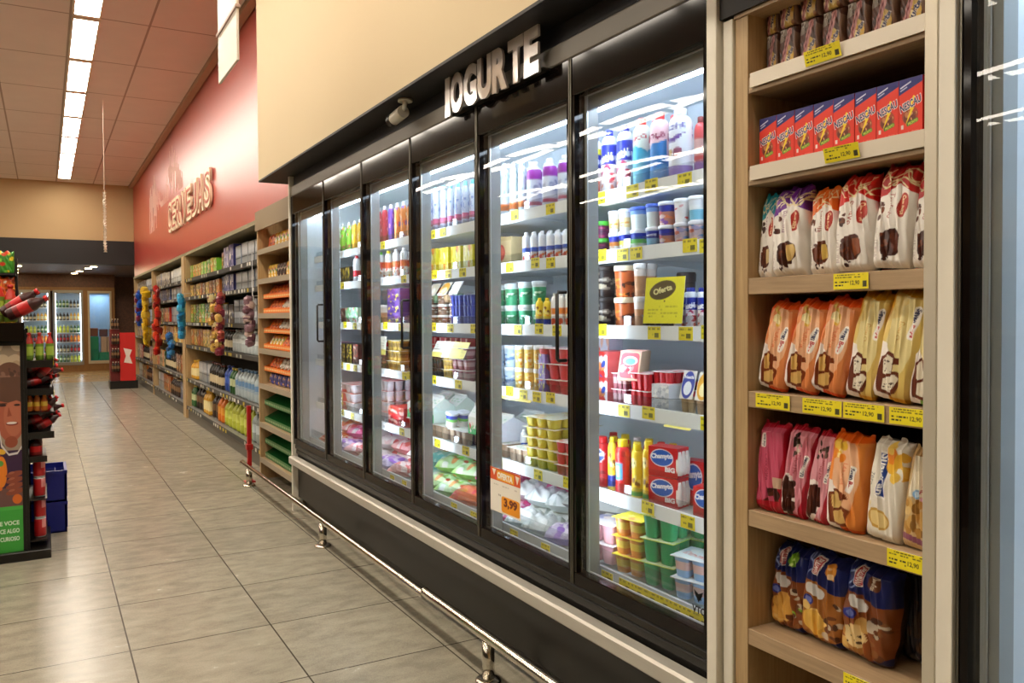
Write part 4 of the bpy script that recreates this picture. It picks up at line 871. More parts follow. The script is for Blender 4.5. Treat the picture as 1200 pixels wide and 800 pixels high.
def cp(k, s, px0, px1, ytop, key, name, desc, cat, tiers=1, rows=None, dx=0.0, H=None, dz=0.0, rz=-math.pi / 2, rx=0, ry=0, wf=.95, square=None):
    """stand a product on shelf s behind door k, spanning px0..px1 on the survey photo at its front plane"""
    rows = rows or (2 if dx < .05 and s < 5 and key[:4] != 'oval' and key != 'champack' else 1)
    base = (SHELF_Z[s] + .008 if s < 5 else .502) + dz; X = XF + dx - (.04 if s == 5 else 0)
    pr_ = P[key][0]; rnd = pr_[0][0] in ('bottle_body', 'tub'); W = .06; rat = (square or 1)
    if rnd:                                   # round things: silhouette across the line of sight
        for _ in range(4):
            Xc = X + W / 2; ya, yb = YY(px0, Xc), YY(px1, Xc); y = (ya + yb) / 2; W = abs(ya - yb) * Xc / math.hypot(Xc, y) * (1.06 if pr_[0][0] == 'bottle_body' else 1.2)
    else:                                     # boxes and trays: front left corner to rear right corner
        sz_ = MDEP.get(key, .6)
        for _ in range(5):
            Xc = X + W * sz_ / 2; ya, yb = YY(px0, Xc), YY(px1, Xc); W = (ya - yb) * wf * .88; y = (ya + yb) / 2 + W * .02
    if H is None:
        H = (ZZ((px0 + px1) / 2, ytop, X) - base) / tiers
    proto, w0, h0 = P[key]; dep = W * ((square or 1) if rnd else MDEP.get(key, .6)) / 2 
    for r_ in range(rows):
        for t_ in range(tiers):
            tn = '' if tiers == 1 else (' bottom of stack' if t_ == 0 else (' top of stack' if t_ == tiers - 1 else f' {ORD[t_]} up'))
            rn = '' if r_ == 0 else f' in {ORD[r_]} row'
            put(key, name, desc + tn + rn, cat, f'{SHN[s]}, {DOOR[k]} cooler', X + dep + r_ * (2 * dep * 1.04), y, base + t_ * H * 1.003, H * .995, W, (W / w0) * (square or 1), rz, rx, ry, group=desc + 's')

BT = ('yogurt_bottle', 'bottle')
# ---------------- nearest door
k = 0
for a in ((681, 690, 152, 'yellowlab', 'dark yellow labelled drink bottle'), (689, 707, 149, 'nestle_y', 'blue capped yogurt bottle with yellow band'), (706, 724, 143, 'nestle', 'blue capped yogurt bottle with berries'), (724, 743, 137, 'nestle', 'blue capped yogurt bottle with berries'),
          (743, 763, 129, 'moco', 'red capped mint and blue milk bottle'), (763, 785, 122, 'moca', 'red capped pink and blue milk bottle'), (785, 812, 117, 'nesfit', 'large white yogurt bottle with purple foot'), (828, 842, 120, 'whitebottle', 'white yogurt bottle')):
    cp(k, 0, a[0], a[1], a[2], a[3], BT[0], a[4], BT[1], rows=2 if a[0] < 785 else 1)
cp(k, 0, 814, 829, 128, 'redbottle', BT[0], 'small dark capped red drink bottle', BT[1], dx=.05)
cp(k, 1, 684, 697, 261, 'purplegreen', 'yogurt_tub', 'purple tub with green lid', 'tub', tiers=2); cp(k, 1, 697, 714, 259, 'purplegreen', 'yogurt_tub', 'purple tub with green lid', 'tub', tiers=2)
for a, b, lo, lod, up, upd in ((715, 727, 'nb_orange', 'blue and orange banded yogurt cup', 'wt_or', 'white and yellow yogurt cup'), (727, 741, 'nb_yellow', 'blue and yellow banded yogurt cup', 'wt_or', 'white and yellow yogurt cup'),
                               (741, 759, 'nb_green', 'blue and green banded yogurt cup', 'wt_blue', 'white yogurt cup with blue lid'), (759, 774, 'nb_blue', 'light blue yogurt cup with dark blue band', 'wt_blue', 'white yogurt cup with blue lid'),
                               (774, 792, 'nb_fruit', 'fruit printed yogurt cup with blue band', 'nb_fruit', 'fruit printed yogurt cup with blue band'), (792, 809, 'wt_rb', 'grey and red patterned yogurt cup', 'wt_red', 'white and red speckled yogurt cup'),
                               (809, 827, 'wt_rb', 'grey and red patterned yogurt cup', 'wt_lb', 'white and pale blue yogurt cup'), (828, 842, 'wt_or', 'white and yellow yogurt cup', 'wt_red', 'white and red speckled yogurt cup')):
    for t_, (kk, dd) in enumerate(((lo, lod), (up, upd))): cp(k, 1, a, b, 0, kk, 'yogurt_cup', dd + (' lower layer' if t_ == 0 else ' upper layer'), 'yogurt cup', H=.077, dz=.078 * t_)
cp(k, 2, 684, 693, 318, 'nb_blue', 'yogurt_cup', 'light blue dessert cup', 'yogurt cup', tiers=2)
cp(k, 2, 692, 721, 310, 'chocotub', 'dessert_tub', 'black and gold chocolate dessert tub', 'tub', tiers=2); cp(k, 2, 722, 744, 310, 'orangebrown', 'dessert_tub', 'orange and brown dessert tub', 'tub', tiers=2)
cp(k, 2, 744, 757, 308, 'beigecup', 'dessert_cup', 'beige dessert cup', 'tub', tiers=2); cp(k, 2, 757, 790, 0, 't_black', 'dessert_tray', 'black dessert tray', 'tray', H=.05)
cp(k, 2, 795, 814, 318, 'chocotub', 'dessert_tub', 'black and gold chocolate dessert tub behind the bottles', 'tub', dx=.12); cp(k, 2, 764, 778, 302, 'beigecup', 'dessert_cup', 'beige dessert cup far back', 'tub', dx=.14, H=.16)
for a, b in ((790, 804), (804, 818), (818, 833)): cp(k, 2, a, b, 333, 'nestle', BT[0], 'short white capped yogurt bottle with blue band', BT[1])
cp(k, 3, 684, 698, 412, 'redcup', 'yogurt_cup', 'red yogurt cup', 'yogurt cup', tiers=3)
cp(k, 3, 698, 722, 412, 'kidspack', 'wrapped_yogurts', 'red and blue wrapped yogurt pack', 'multipack', tiers=2)
cp(k, 3, 700, 724, 396, 'whitebluepack', 'wrapped_yogurts', 'white and blue wrapped yogurt pack', 'multipack', dx=.10)
cp(k, 3, 722, 742, 438, 't_pinkbrown', 'yogurt_tray', 'brown cup tray', 'tray', tiers=2)
for i in range(4):
    X = XF + .005 + i * .028; ya = YY(737, X) - i * .012
    put('pinktray', 'cream_cheese_tray', 'tipped pink lidded tray' + (' at the front' if i == 0 else f', {ordn(i)} behind'), 'tray', f'{SHN[3]}, {DOOR[k]} cooler', X, ya, SHELF_Z[3] + .098, .105, .085, rz=-1.25, rx=-.25)
cp(k, 3, 744, 770, 438, 't_red', 'yogurt_tray', 'red cup tray', 'tray', tiers=2); cp(k, 3, 770, 795, 436, 't_red', 'yogurt_tray', 'red cup tray', 'tray', tiers=2, dx=.02)
for t_ in range(2): cp(k, 3, 769, 793, 0, 'whitepack', 'cheese_block', 'grey and white block before red trays', 'cheese', H=.045, dz=t_ * .047, dx=-.015)
cp(k, 3, 797, 815, 0, 'oval_blue', 'dessert_pack', 'cup pack with blue oval lid', 'dessert', H=.135); cp(k, 3, 815, 834, 0, 'oval_yellow', 'dessert_pack', 'cup pack with yellow oval lid', 'dessert', H=.135)
for a in range(4): cp(k, 3, 742 + a * 22, 762 + a * 22, 0, ['kidspack', 'redbox', 'whitebluepack', 'brownpack'][a], 'wrapped_yogurts', ['red and blue wrapped pack', 'dark red box', 'white and blue wrapped pack', 'brown wrapped pack'][a] + ' at the back', 'multipack', H=.085, dx=.22, dz=.0, rz=-1.5)
for i, (a, b, y_, kk, dd) in enumerate(((684, 695, 512, 'redwhite', 'dark red bottle with white top label'), (696, 714, 508, 'chambottle', 'red drinking yogurt bottle with blue oval'), (712, 722, 508, 'smallyellow', 'yellow capped drinking yogurt bottle'), (721, 738, 512, 'redsquash', 'yellow capped red bottle with blue sleeve'),
                                 (740, 753, 516, 'yolk', 'yellow bottle with a printed face'), (753, 766, 513, 'yolk', 'yellow bottle with a printed face'))): cp(k, 4, a, b, y_, kk, BT[0], dd, BT[1], dx=0 if i != 3 else -.02, rows=1)
for r_ in range(3):
    for i in range(6): cp(k, 4, 712 + i * 14, 725 + i * 14, 0, ['chambottle', 'redsquash', 'chambottle', 'yolk', 'redwhite', 'redsquash'][(i + r_) % 6], BT[0], ['red bottle', 'yellow capped red bottle', 'red bottle', 'yellow bottle', 'dark red bottle', 'yellow capped red bottle'][(i + r_) % 6] + f' {ordn(r_ + 1)} row back', BT[1], H=.165, dx=.09 + .08 * r_)
cp(k, 4, 768, 800, 0, 'champack', 'wrapped_yogurts', 'red shrink-wrapped yogurt pack with blue oval', 'multipack', H=.098, dz=0, rz=-1.28); cp(k, 4, 768, 800, 0, 'champack', 'wrapped_yogurts', 'red shrink-wrapped yogurt pack on top of another', 'multipack', H=.098, dz=.10, rz=-1.28)
cp(k, 4, 818, 845, 0, 'champack', 'wrapped_yogurts', 'red shrink-wrapped yogurt pack at the right edge', 'multipack', H=.1, rz=-1.3); cp(k, 4, 806, 832, 0, 'champack', 'wrapped_yogurts', 'red shrink-wrapped yogurt pack standing behind', 'multipack', H=.15, dx=.10, rz=-1.3)
def bag(k, px, X, z, key, desc, rz=0.3, s=1.0, ry=0.0, rx=0.0):
    put(key, 'food_bag', desc, 'bag', f'{SHN[5]}, {DOOR[k]} cooler', X, min(YY(px, X, 600), 5.5), z, None, P[key][1] * s, rz=rz, rx=rx, ry=ry)
for t_ in range(2): bag(k, 712 + 3 * t_, 1.98, .505 + .103 * t_, 'p_silver', ['lower', 'upper'][t_] + ' silver plastic food bag', -1.4 + t_ * .25, 1.15)
for t_ in range(2): bag(k, 742, 2.13, .505 + .103 * t_, 'p_silver', ['lower', 'upper'][t_] + ' silver plastic food bag in the rear pile', -1.1 + t_ * .2, 1.1)
bag(k, 690, 1.86, .505, 'p_purple', 'small purple and white food bag', -1.5, .6)
for t_ in range(2): cp(k, 5, 699, 732, 0, 't_purple', 'yogurt_tray', 'mauve cup tray with blue and white lid', 'tray', H=.072, dz=.02 + .073 * t_, rz=-1.35)
for t_ in range(3): cp(k, 5, 731, 763, 0, 't_yellow', 'yogurt_tray', 'orange cup tray with yellow lid', 'tray', H=.064, dz=.02 + .065 * t_, rz=-1.35)
for t_ in range(3): cp(k, 5, 764, 800, 0, 't_green', 'yogurt_tray', 'green cup tray left stack', 'tray', H=.078, dz=.02 + .079 * t_, rz=-1.3, dx=.0)
for t_ in range(4): cp(k, 5, 797, 836, 0, 't_green', 'yogurt_tray', 'green cup tray right rear stack', 'tray', H=.07, dz=.02 + .071 * t_, rz=-1.3, dx=.15)
for t_ in range(2): cp(k, 5, 800, 840, 0, 't_lblue', 'yogurt_tray', 'pale blue cup tray with printed lid', 'tray', H=.068, dz=.02 + .069 * t_, rz=-1.3, dx=.0)
CN = {'p_green': 'green', 'p_yellow': 'yellow', 'p_pink': 'magenta', 'p_white': 'white', 'p_purple': 'purple', 'p_red': 'red striped', 'p_whitered': 'white and red', 'p_teal': 'teal', 'p_redorange': 'orange red', 'p_silver': 'silver'}
HEAP = {1: ((574, 672), [['p_pink', 'p_pink', 'p_white', 'p_white', 'p_purple'], ['p_pink', 'p_pink', 'p_white', 'p_white', 'p_white'], ['p_green', 'p_yellow', 'p_pink', 'p_white', 'p_pink']]),
        2: ((489, 566), [['p_teal', 'p_green', 'p_green', 'p_redorange'], ['p_whitered', 'p_teal', 'p_green', 'p_green'], ['p_red', 'p_whitered', 'p_yellow', 'p_green']]),
        3: ((433, 490), [['p_whitered', 'p_purple', 'p_red'], ['p_whitered', 'p_whitered', 'p_red'], ['p_purple', 'p_whitered', 'p_pink']]),
        4: ((388, 431), [['p_redorange', 'p_purple', 'p_red'], ['p_redorange', 'p_red', 'p_pink'], ['p_yellow', 'p_redorange', 'p_pink']])}
def heap(k):
    (a, b), rows_ = HEAP[k]; R = random.Random(k)
    for r_, cols_ in enumerate(rows_):
        X = 1.83 + .125 * r_; n = len(cols_)
        for i, kk in enumerate(cols_):
            ya, yb = min(YY(a, X), 5.56), YY(b, X); st = (ya - yb) / n
            for t_ in range(1 + r_):
                key = kk if t_ == r_ or R.random() < .6 else R.choice(cols_)
                put(key, 'food_bag', f'{CN[key]} food bag, {["front", "middle", "rear"][r_]} row', 'bag', f'{SHN[5]}, {DOOR[k]} cooler', X + R.uniform(-.01, .01), ya - st * (i + .5 + R.uniform(-.12, .12)), .504 + .072 * t_, .082, min(.22, max(.15, st * 1.12)), 1.02, rz=-1.2 + R.uniform(-.35, .45), rx=R.uniform(-.05, .05), group='food bags heaped in the case')
# ---------------- second door
k = 1
for i in range(4): cp(k, 0, 577 + i * 10.5, 587 + i * 10.5, 186 - i * 1.5, 'clearorange', BT[0], 'clear bottle with orange band', BT[1], rows=2)
for i in range(3): cp(k, 0, 619 + i * 18, 636 + i * 18, 182 - i * 4, 'purplelab', BT[0], 'white bottle with purple shoulder', BT[1], rows=2)
for i, (a, b) in enumerate(((575, 590), (590, 612))): cp(k, 1, a, b, 276, 'beigeredbox', 'carton', 'beige carton with red disc', 'carton', dx=.02 * i)
for i in range(6): cp(k, 1, 613 + i * 9.4, 622 + i * 9.4, 268 - i * .8, 'smallwhite', BT[0], 'small white blue-labelled bottle', BT[1], rows=3)
for i in range(4): cp(k, 2, 577 + i * 16, 592 + i * 16, 333 - i * 1.5, 'greenwhite', 'cheese_tub', 'green tub with silver lid', 'tub', tiers=2, rows=1)
for i in range(3): cp(k, 2, 578 + i * 19, 592 + i * 19, 0, 'oval_cream', 'dessert_pack', 'white pointed pack above the green tubs', 'dessert', H=.1, dx=.12, dz=.10)
for i in range(2): cp(k, 2, 628 + i * 9, 637 + i * 9, 346, 'smallyellow', BT[0], 'yellow and blue bottle', BT[1], rows=2)
for i in range(3): cp(k, 2, 646 + i * 8.5, 654 + i * 8.5, 340 - i, 'smallorange', BT[0], 'small orange and white bottle', BT[1], rows=3)
for i in range(2): cp(k, 3, 577 + i * 15, 591 + i * 15, 405, 'bluewhite', 'yogurt_tub', 'blue and white tub', 'tub', tiers=2)
for i in range(3): cp(k, 3, 604 + i * 11, 614 + i * 11, 405, 'yellowcup', 'yogurt_cup', 'yellow and orange cup', 'yogurt cup', tiers=2)
cp(k, 3, 634, 643, 415, 'purpleyellow', 'wrapped_yogurts', 'purple and yellow wrapped pack', 'multipack', tiers=2)
for t_ in range(3): cp(k, 3, 642, 678, 0, 't_red', 'yogurt_tray', 'red cup tray', 'tray', H=.062, dz=.063 * t_, rz=-1.45)
cp(k, 3, 600, 628, 0, 'brownpack', 'wrapped_yogurts', 'dark brown wrapped pack at the back', 'multipack', H=.1, dx=.2); cp(k, 3, 576, 598, 0, 'pinkpack', 'wrapped_yogurts', 'pink wrapped pack at the back', 'multipack', H=.15, dx=.2)
for t_ in range(1): cp(k, 4, 577, 605, 0, 't_beige', 'yogurt_tray', 'beige cup tray under the purple carton', 'tray', H=.062, rz=-1.45); cp(k, 4, 604, 628, 0, 't_beige', 'yogurt_tray', 'beige cup tray beside the yellow stack', 'tray', H=.062, rz=-1.45)
cp(k, 4, 577, 604, 0, 'gable_purple', 'milk_carton', 'white and purple gabled carton', 'carton', H=.12, dz=.064)
for i in range(2): cp(k, 4, 609 + i * 10, 618 + i * 10, 0, 'smallwhite', BT[0], 'small white bottle behind the trays', BT[1], H=.13, dx=.1)
for t_ in range(5): cp(k, 4, 627, 662, 0, 't_yel', 'yogurt_tray', 'yellow cup tray', 'tray', H=.042, dz=.0425 * t_, rz=-1.4)
for t_ in range(3): cp(k, 4, 660, 690, 0, 't_red', 'yogurt_tray', 'red cup tray right of the yellow stack', 'tray', H=.045, dz=.0455 * t_, rz=-1.4)
heap(k)
# ---------------- third door
k = 2
for i in range(8): cp(k, 0, 491 + i * 8.6, 499.4 + i * 8.6, 217 - i * 1.8, 'tealcap', BT[0], 'white bottle with teal cap', BT[1], rows=2)
for i in range(3): cp(k, 1, 489 + i * 6, 495 + i * 6, 296, 'smallorange', BT[0], 'small white and orange bottle', BT[1], rows=2)
for i in range(4): cp(k, 1, 507 + i * 14, 520 + i * 14, 290 - i * 1.5, 'yellowpack', 'wrapped_yogurts', 'yellow wrapped pack', 'multipack', tiers=1, rows=1)
cp(k, 2, 489, 500, 336, 'redyellowpack', 'wrapped_yogurts', 'red and green wrapped pack', 'multipack', tiers=3)
for i in range(3): cp(k, 2, 500 + i * 14, 513 + i * 14, 0, 'roundbrown', 'dessert_tub', 'round brown printed tub', 'tub', tiers=3, H=.056)
for i in range(3): cp(k, 2, 502 + i * 13, 514 + i * 13, 0, ['oval_cream', 'oval_yellow', 'oval_cream'][i], 'dessert_pack', ['cream', 'yellow', 'pale'][i] + ' oval lidded pack on top', 'dessert', H=.1, dz=.12, dx=.0)
for i in range(2):
    for t_ in range(3): cp(k, 2, 534 + i * 14, 547 + i * 14, 0, 't_blue', 'yogurt_tray', 'blue cup tray' + [' left stack', ' right stack'][i], 'tray', H=.05, dz=.0505 * t_, rz=-1.5)
for i in range(2): cp(k, 3, 489 + i * 9, 498 + i * 9, 0, 'redyellowpack', 'wrapped_yogurts', 'red and yellow pack', 'multipack', tiers=3, H=.056)
for t_ in range(3): cp(k, 3, 507, 524, 0, 't_black', 'dessert_tray', 'black cup tray', 'tray', H=.05, dz=.0505 * t_); cp(k, 3, 524, 537, 0, 't_ybrown', 'dessert_tray', 'yellow and brown cup tray', 'tray', H=.05, dz=.0505 * t_)
for t_ in range(3): cp(k, 3, 538, 562, 0, 't_pinkbrown', 'yogurt_tray', 'brownish pink cup tray', 'tray', H=.054, dz=.0545 * t_)
for i in range(5): cp(k, 3, 496 + i * 12, 507 + i * 12, 0, 'redbox', 'box', 'dark red box at the back', 'box', H=.2, dx=.2)
for i in range(3): cp(k, 4, 489 + i * 23, 511 + i * 23, 0, 't_beige', 'yogurt_tray', 'beige cup tray with pale lid', 'tray', H=.07, rz=-1.5)
for i in range(2): cp(k, 4, 489 + i * 17, 505 + i * 17, 0, 'gable_green', 'milk_carton', 'white and green gabled carton', 'carton', H=.14, dz=.072)
cp(k, 4, 522, 534, 0, 'nb_green', 'yogurt_cup', 'tipped white and green cup', 'yogurt cup', H=.075, dz=.073, ry=.2); cp(k, 4, 555, 566, 0, 'gable_green', 'milk_carton', 'white and green gabled carton at the right', 'carton', H=.14, dz=.072)
heap(k)
# ---------------- fourth door
k = 3
for i in range(7):
    kk, dd = [('redtall', 'red yogurt bottle'), ('redtall', 'red yogurt bottle'), ('redtall', 'red yogurt bottle'), ('purpletall', 'purple yogurt bottle'), ('orangetall', 'orange yogurt bottle'), ('orangetall', 'orange yogurt bottle'), ('orangetall', 'orange yogurt bottle')][i]
    cp(k, 0, 434 + i * 7.4, 441 + i * 7.4, 240 - i * 1.8, kk, BT[0], dd, BT[1], rows=2)
for i in range(5):
    kk, dd = [('milky_g', 'white bottle with green cap'), ('milky_g', 'white bottle with green cap'), ('milky_y', 'white bottle with yellow cap'), ('milky_w', 'white and red bottle'), ('milky_w', 'white and red bottle')][i]
    cp(k, 1, 434 + i * 9, 442.5 + i * 9, 300 - i, kk, BT[0], dd, BT[1], rows=2, H=.19)
cp(k, 2, 434, 447, 360, 'greencup', 'wrapped_yogurts', 'green and white wrapped pack', 'multipack'); cp(k, 2, 447, 463, 360, 'beigecup', 'dessert_cup', 'tall beige tub', 'tub', H=.12)
for t_ in range(3): cp(k, 2, 464, 482, 0, 'purpleyellow', 'wrapped_yogurts', 'purple and yellow wrapped pack', 'multipack', H=.07, dz=.071 * t_)
cp(k, 3, 450, 461, 0, 'redcup', 'yogurt_cup', 'single red cup', 'yogurt cup', H=.07, dx=.14, dz=.10); cp(k, 3, 436, 449, 0, 'redbox', 'box', 'red box', 'box', tiers=2, H=.06); cp(k, 3, 449, 463, 0, 'brownpack', 'wrapped_yogurts', 'brown wrapped pack', 'multipack', tiers=3, H=.045); cp(k, 3, 463, 483, 0, 't_ybrown', 'dessert_tray', 'yellow and brown cup tray', 'tray', tiers=3, H=.06)
for i in range(2):
    for t_ in range(4): cp(k, 4, 434 + i * 16, 449 + i * 16, 0, 't_grey', 'yogurt_tray', 'grey tray' + [' left stack', ' right stack'][i], 'tray', H=.062, dz=.0625 * t_)
cp(k, 4, 466, 488, 0, 'redbox', 'box', 'low red box by grey trays', 'box', tiers=2, H=.055)
heap(k)
# ---------------- fifth door
k = 4
for i in range(6):
    kk, dd = [('greentall', 'green yogurt bottle'), ('greentall', 'green yogurt bottle'), ('greentall', 'green yogurt bottle'), ('greentall', 'green yogurt bottle'), ('yellowtall', 'yellow yogurt bottle'), ('yellowtall', 'yellow yogurt bottle')][i]
    cp(k, 0, 388 + i * 6.5, 394 + i * 6.5, 262 - i * 1.8, kk, BT[0], dd, BT[1], rows=2)
for i in range(3): cp(k, 1, 397 + i * 6, 404 + i * 6, 0, 'yblackpack', 'wrapped_yogurts', 'dark wrapped pack', 'multipack', H=.12)
for i in range(3): cp(k, 2, 392 + i * 6, 398 + i * 6, 0, 'brownpack', 'wrapped_yogurts', 'brown and cream pack', 'multipack', H=.11)
cp(k, 1, 415, 423, 305, 'redcapmilk', BT[0], 'white bottle with red cap', BT[1], H=.2)
for i in range(2): cp(k, 2, 410 + i * 8, 417.5 + i * 8, 360, 'whitegreenpack', 'wrapped_yogurts', 'white and green wrapped pack', 'multipack')
for i in range(5): cp(k, 3, 388 + i * 7.5, 395 + i * 7.5, 400, ['pinkpack', 'purpleyellow', 'yblackpack', 'yblackpack', 'brownpack'][i], 'wrapped_yogurts', ['pink', 'purple and yellow', 'black and yellow', 'black and yellow', 'brown'][i] + ' wrapped pack', 'multipack', tiers=2, H=.07)
cp(k, 4, 388, 400, 0, 'redbox', 'box', 'red box', 'box', tiers=2, H=.07); cp(k, 4, 400, 410, 0, 'redyellowpack', 'wrapped_yogurts', 'red and yellow pack', 'multipack', H=.14)
for t_ in range(3): cp(k, 4, 410, 430, 0, 't_grey', 'yogurt_tray', 'grey cup tray', 'tray', H=.06, dz=.0605 * t_)
heap(k)
bag(5, 366, 1.81, .505, 'p_white', 'small white food bag', -1.2, .6)

# tags on the cooler rails: (door, shelf, pixel columns)
TAGS = {(0, 0): (704, 742, 764, 803), (0, 1): (690, 705, 730, 746, 809, 829), (0, 2): (687, 705, 767, 804, 831), (0, 3): (686, 731, 760, 830), (0, 4): (696, 759, 806),
        (1, 0): (580, 604, 646), (1, 1): (598, 628, 646), (1, 2): (607, 632, 653), (1, 3): (582, 597, 613, 629, 645), (1, 4): (584, 630, 665),
        (2, 0): (508, 520), (2, 1): (510, 526, 543), (2, 2): (508, 528, 556), (2, 3): (508, 537), (2, 4): (512, 545),
        (3, 0): (450,), (3, 1): (474,), (3, 2): (452, 470), (3, 3): (474, 480), (3, 4): (444, 470), (4, 2): (405, 416), (4, 3): (391, 400, 408, 416), (4, 4): (400, 412), (4, 1): (402,)}
ti = 0
for (kd, s), pxs in TAGS.items():
    for px in pxs:
        X = 1.756; y = YY(px, X); ti += 1
        put(f'tag{ti % 4}', 'price_tag', 'yellow price tag on the rail', 'price tag', f'{SHN[s]}, {DOOR[kd]} cooler', X - .001, y, SHELF_Z[s] - .022 + (.006 if ti % 3 == 0 else 0), .042, .062 if kd < 2 else .07, group='yellow cooler price tags')
for px, kd in [(q, 0) for q in (690, 712, 733, 747, 762, 777, 792, 808, 822)] + [(q, 1) for q in (584, 603, 640)] + [(q, 2) for q in (505, 533, 556)] + [(461, 3), (475, 3)]:
    put(f'tag{px % 4}', 'price_tag', 'yellow price tag on the deck rail', 'price tag', f'{SHN[5]}, {DOOR[kd]} cooler', 1.698, YY(px, 1.70, 650), .498, .038, .062, group='yellow cooler price tags')
# yellow advert card leaning on the third shelf, white cards
def card(px0, px1, z, h_, X, cv, desc, sh, rz, rx, shear=0):
    y = (YY(px0, X) + YY(px1, X)) / 2; w_ = abs(YY(px0, X) - YY(px1, X)); me = flat_print(w_, h_, cv).mesh('card', PRINT_PAPER)
    o = place([('card', me, None)], 'advert_card', desc, 'sign', (X, y, z), rz, rx, .0); return o
cv = Canvas(60, 60, '#e6e02c').ell(.45, .28, .34, .20, '#55451c', -14).text('Oferta', .45, .27, .48, .13, '#e8e0a0', -14, .03).ell(.52, .52, .02, .02, '#302a10').barlines(.1, .62, .9, .9, 4, '#b8b422', 5)
card(757, 796, SHELF_Z[2] + .03, .15, 1.752, cv, 'yellow advert card with brown oval on the third shelf of the nearest door', 2, -1.4, -.12)
wc = Canvas(40, 30, '#f0eee2').rect(0, .7, 1, 1, '#e4dc70').barlines(.1, .2, .9, .6, 3, '#c9c6ba', 4)
card(777, 808, SHELF_Z[3] - .03, .05, 1.750, wc, 'white and yellow card sticking out under the fourth shelf, nearest door', 3, -1.57, -.9)
card(586, 604, SHELF_Z[3] - .03, .05, 1.750, wc, 'left white card on the fourth shelf rail of the second door', 3, -1.57, -.6)
card(604, 621, SHELF_Z[3] - .03, .05, 1.750, wc, 'right white card on the fourth shelf rail of the second door', 3, -1.57, -.6)
yw = Canvas(30, 30, '#efe9b4').rect(.3, 0, 1, 1, '#f0e88a').barlines(.1, .1, .9, .9, 5, '#dcd68c', 2)
card(505, 518, SHELF_Z[3] + .12, .09, 1.78, wc, 'white card on the fourth shelf of the third door', 3, -1.5, -.5); card(518, 541, SHELF_Z[3] + .12, .09, 1.775, yw, 'pale yellow card on the fourth shelf of the third door', 3, -1.5, -.5)
card(436, 450, SHELF_Z[3] + .10, .11, 1.775, wc, 'white card on the fourth shelf of the fourth door', 3, -1.5, -.1)
# offer notice taped to the glass of the second door
cv = Canvas(110, 132, '#efe9dc').rect(0, 0, 1, .28, '#d9541e').rect(.22, .04, .80, .26, '#eda51e').poly([(.06, .03), (.13, .18), (.20, .03)], '#f4e9d8').text('OFERTA', .50, .155, .52, .18, '#f6efe0', 2, .06)
cv.poly([(.84, .04), (.97, .06), (.90, .24)], '#f4e9d8').barlines(.12, .36, .9, .42, 1, '#cdc6b8', 4, .8).rrect(.68, .78, .60, .44, '#ef9a1c', 0, .15).text('3,99', .68, .74, .44, .28, '#6b2412', 0, .05).text('R$', .32, .60, .08, .06, '#8a8070', 0)
y = (YY(574, 1.597) + YY(609, 1.597)) / 2
place([('notice', flat_print(abs(YY(574, 1.597) - YY(609, 1.597)), .175, cv).mesh('notice', PRINT_PAPER), None)], 'offer_notice', 'orange and white OFERTA 3,99 notice taped to the second door glass', 'notice', (1.596, y, ZZ(592, 603, 1.596)), -math.pi / 2)
# VTC mark on the glass of the nearest door
vt = MB(); zc = ZZ(818, 715, 1.604); yc = YY(818, 1.604, 715)
me = text_tris('VTC', .04) * np.array([.05, .022])
for t_ in me: vt.add([(1.606, yc - p_[0], zc + p_[1]) for p_ in t_], [(0, 1, 2)], (0, 0, 0))
for pts in (((-.018, .055), (-.010, .035), (0, .046)), ((.018, .055), (.010, .035), (0, .046)), ((-.016, .046), (.016, .046), (0, .022)), ((-.002, .03), (.012, .03), (.006, .045))): vt.add([(1.606, yc - a, zc + b) for a, b in pts], [(0, 1, 2)], (0, 0, 0))
o = build('door_decal', vt, BLACK); tag(o, 'black VTC lettering with a small emblem on the nearest door glass', 'decal')

# ================================================================== WOODEN SNACK BAY
root = wthing('wooden_shelf_unit', 'tall narrow oak shelf bay packed with snacks beside the dairy case', 'shelf', (1.61, 1.24, 0))
UY0, UY1 = .993, 1.463
Wb = lambda n, mb, M, sub=None, label=None: wp(n, mb, M, root, sub, label)
Wb('side_panel', MB().box(1.61, 2.12, UY1, 1.505, .02, 2.19, b=.001), OAK_V); Wb('side_panel', MB().box(1.625, 2.12, .968, UY0, .02, 2.19, b=.001), OAK_V)
Wb('back_panel', MB().box(2.10, 2.13, .968, 1.505, .02, 2.4), mat('bay_back', '#3a2a20', .7, var=.1))
Wb('trim_strip', MB().box(1.600, 1.66, .940 + .028, UY0 + .003, 0, 2.6, b=.002), mat('pale_steel_trim', '#cfc6b2', .35, .35)); Wb('trim_strip', MB().box(1.602, 1.66, 1.507, 1.540, 0, 2.19, b=.002), CREAM_TRIM)
Wb('header', MB().box(1.597, 2.12, 0.968, 1.546, 2.196, 2.44), MATTEBLACK); Wb('header_lip', MB().box(1.605, 2.12, .994, 1.505, 2.186, 2.196), OAK_H)
UZ = [.557, .868, 1.177, 1.469, 1.748, 1.984, .245]
for i, z in enumerate(UZ):
    sh = Wb('shelf', MB().box(1.612, 2.10, UY0, UY1, z, z + .042, b=.0012), OAK_H)
    if i in (4, 5): Wb('clear_price_rail', MB().box(1.604, 1.609, UY0 + .004, UY1 - .012, z + .012, z + .048), mat('milky_price_rail', '#d8cdb8', .18), sh)
Wb('plinth', MB().box(1.63, 2.10, UY0, UY1, .0, .10), DARKWOOD)
bl = wthing('cream_divider_panel', 'tall cream divider panel between the oak bay and the right hand cooler', 'panel', (1.62, .95, 0))
wp('panel', MB().box(1.598, 1.66, .929, .9665, 0, 2.6, b=.003), CREAM_TRIM, bl)
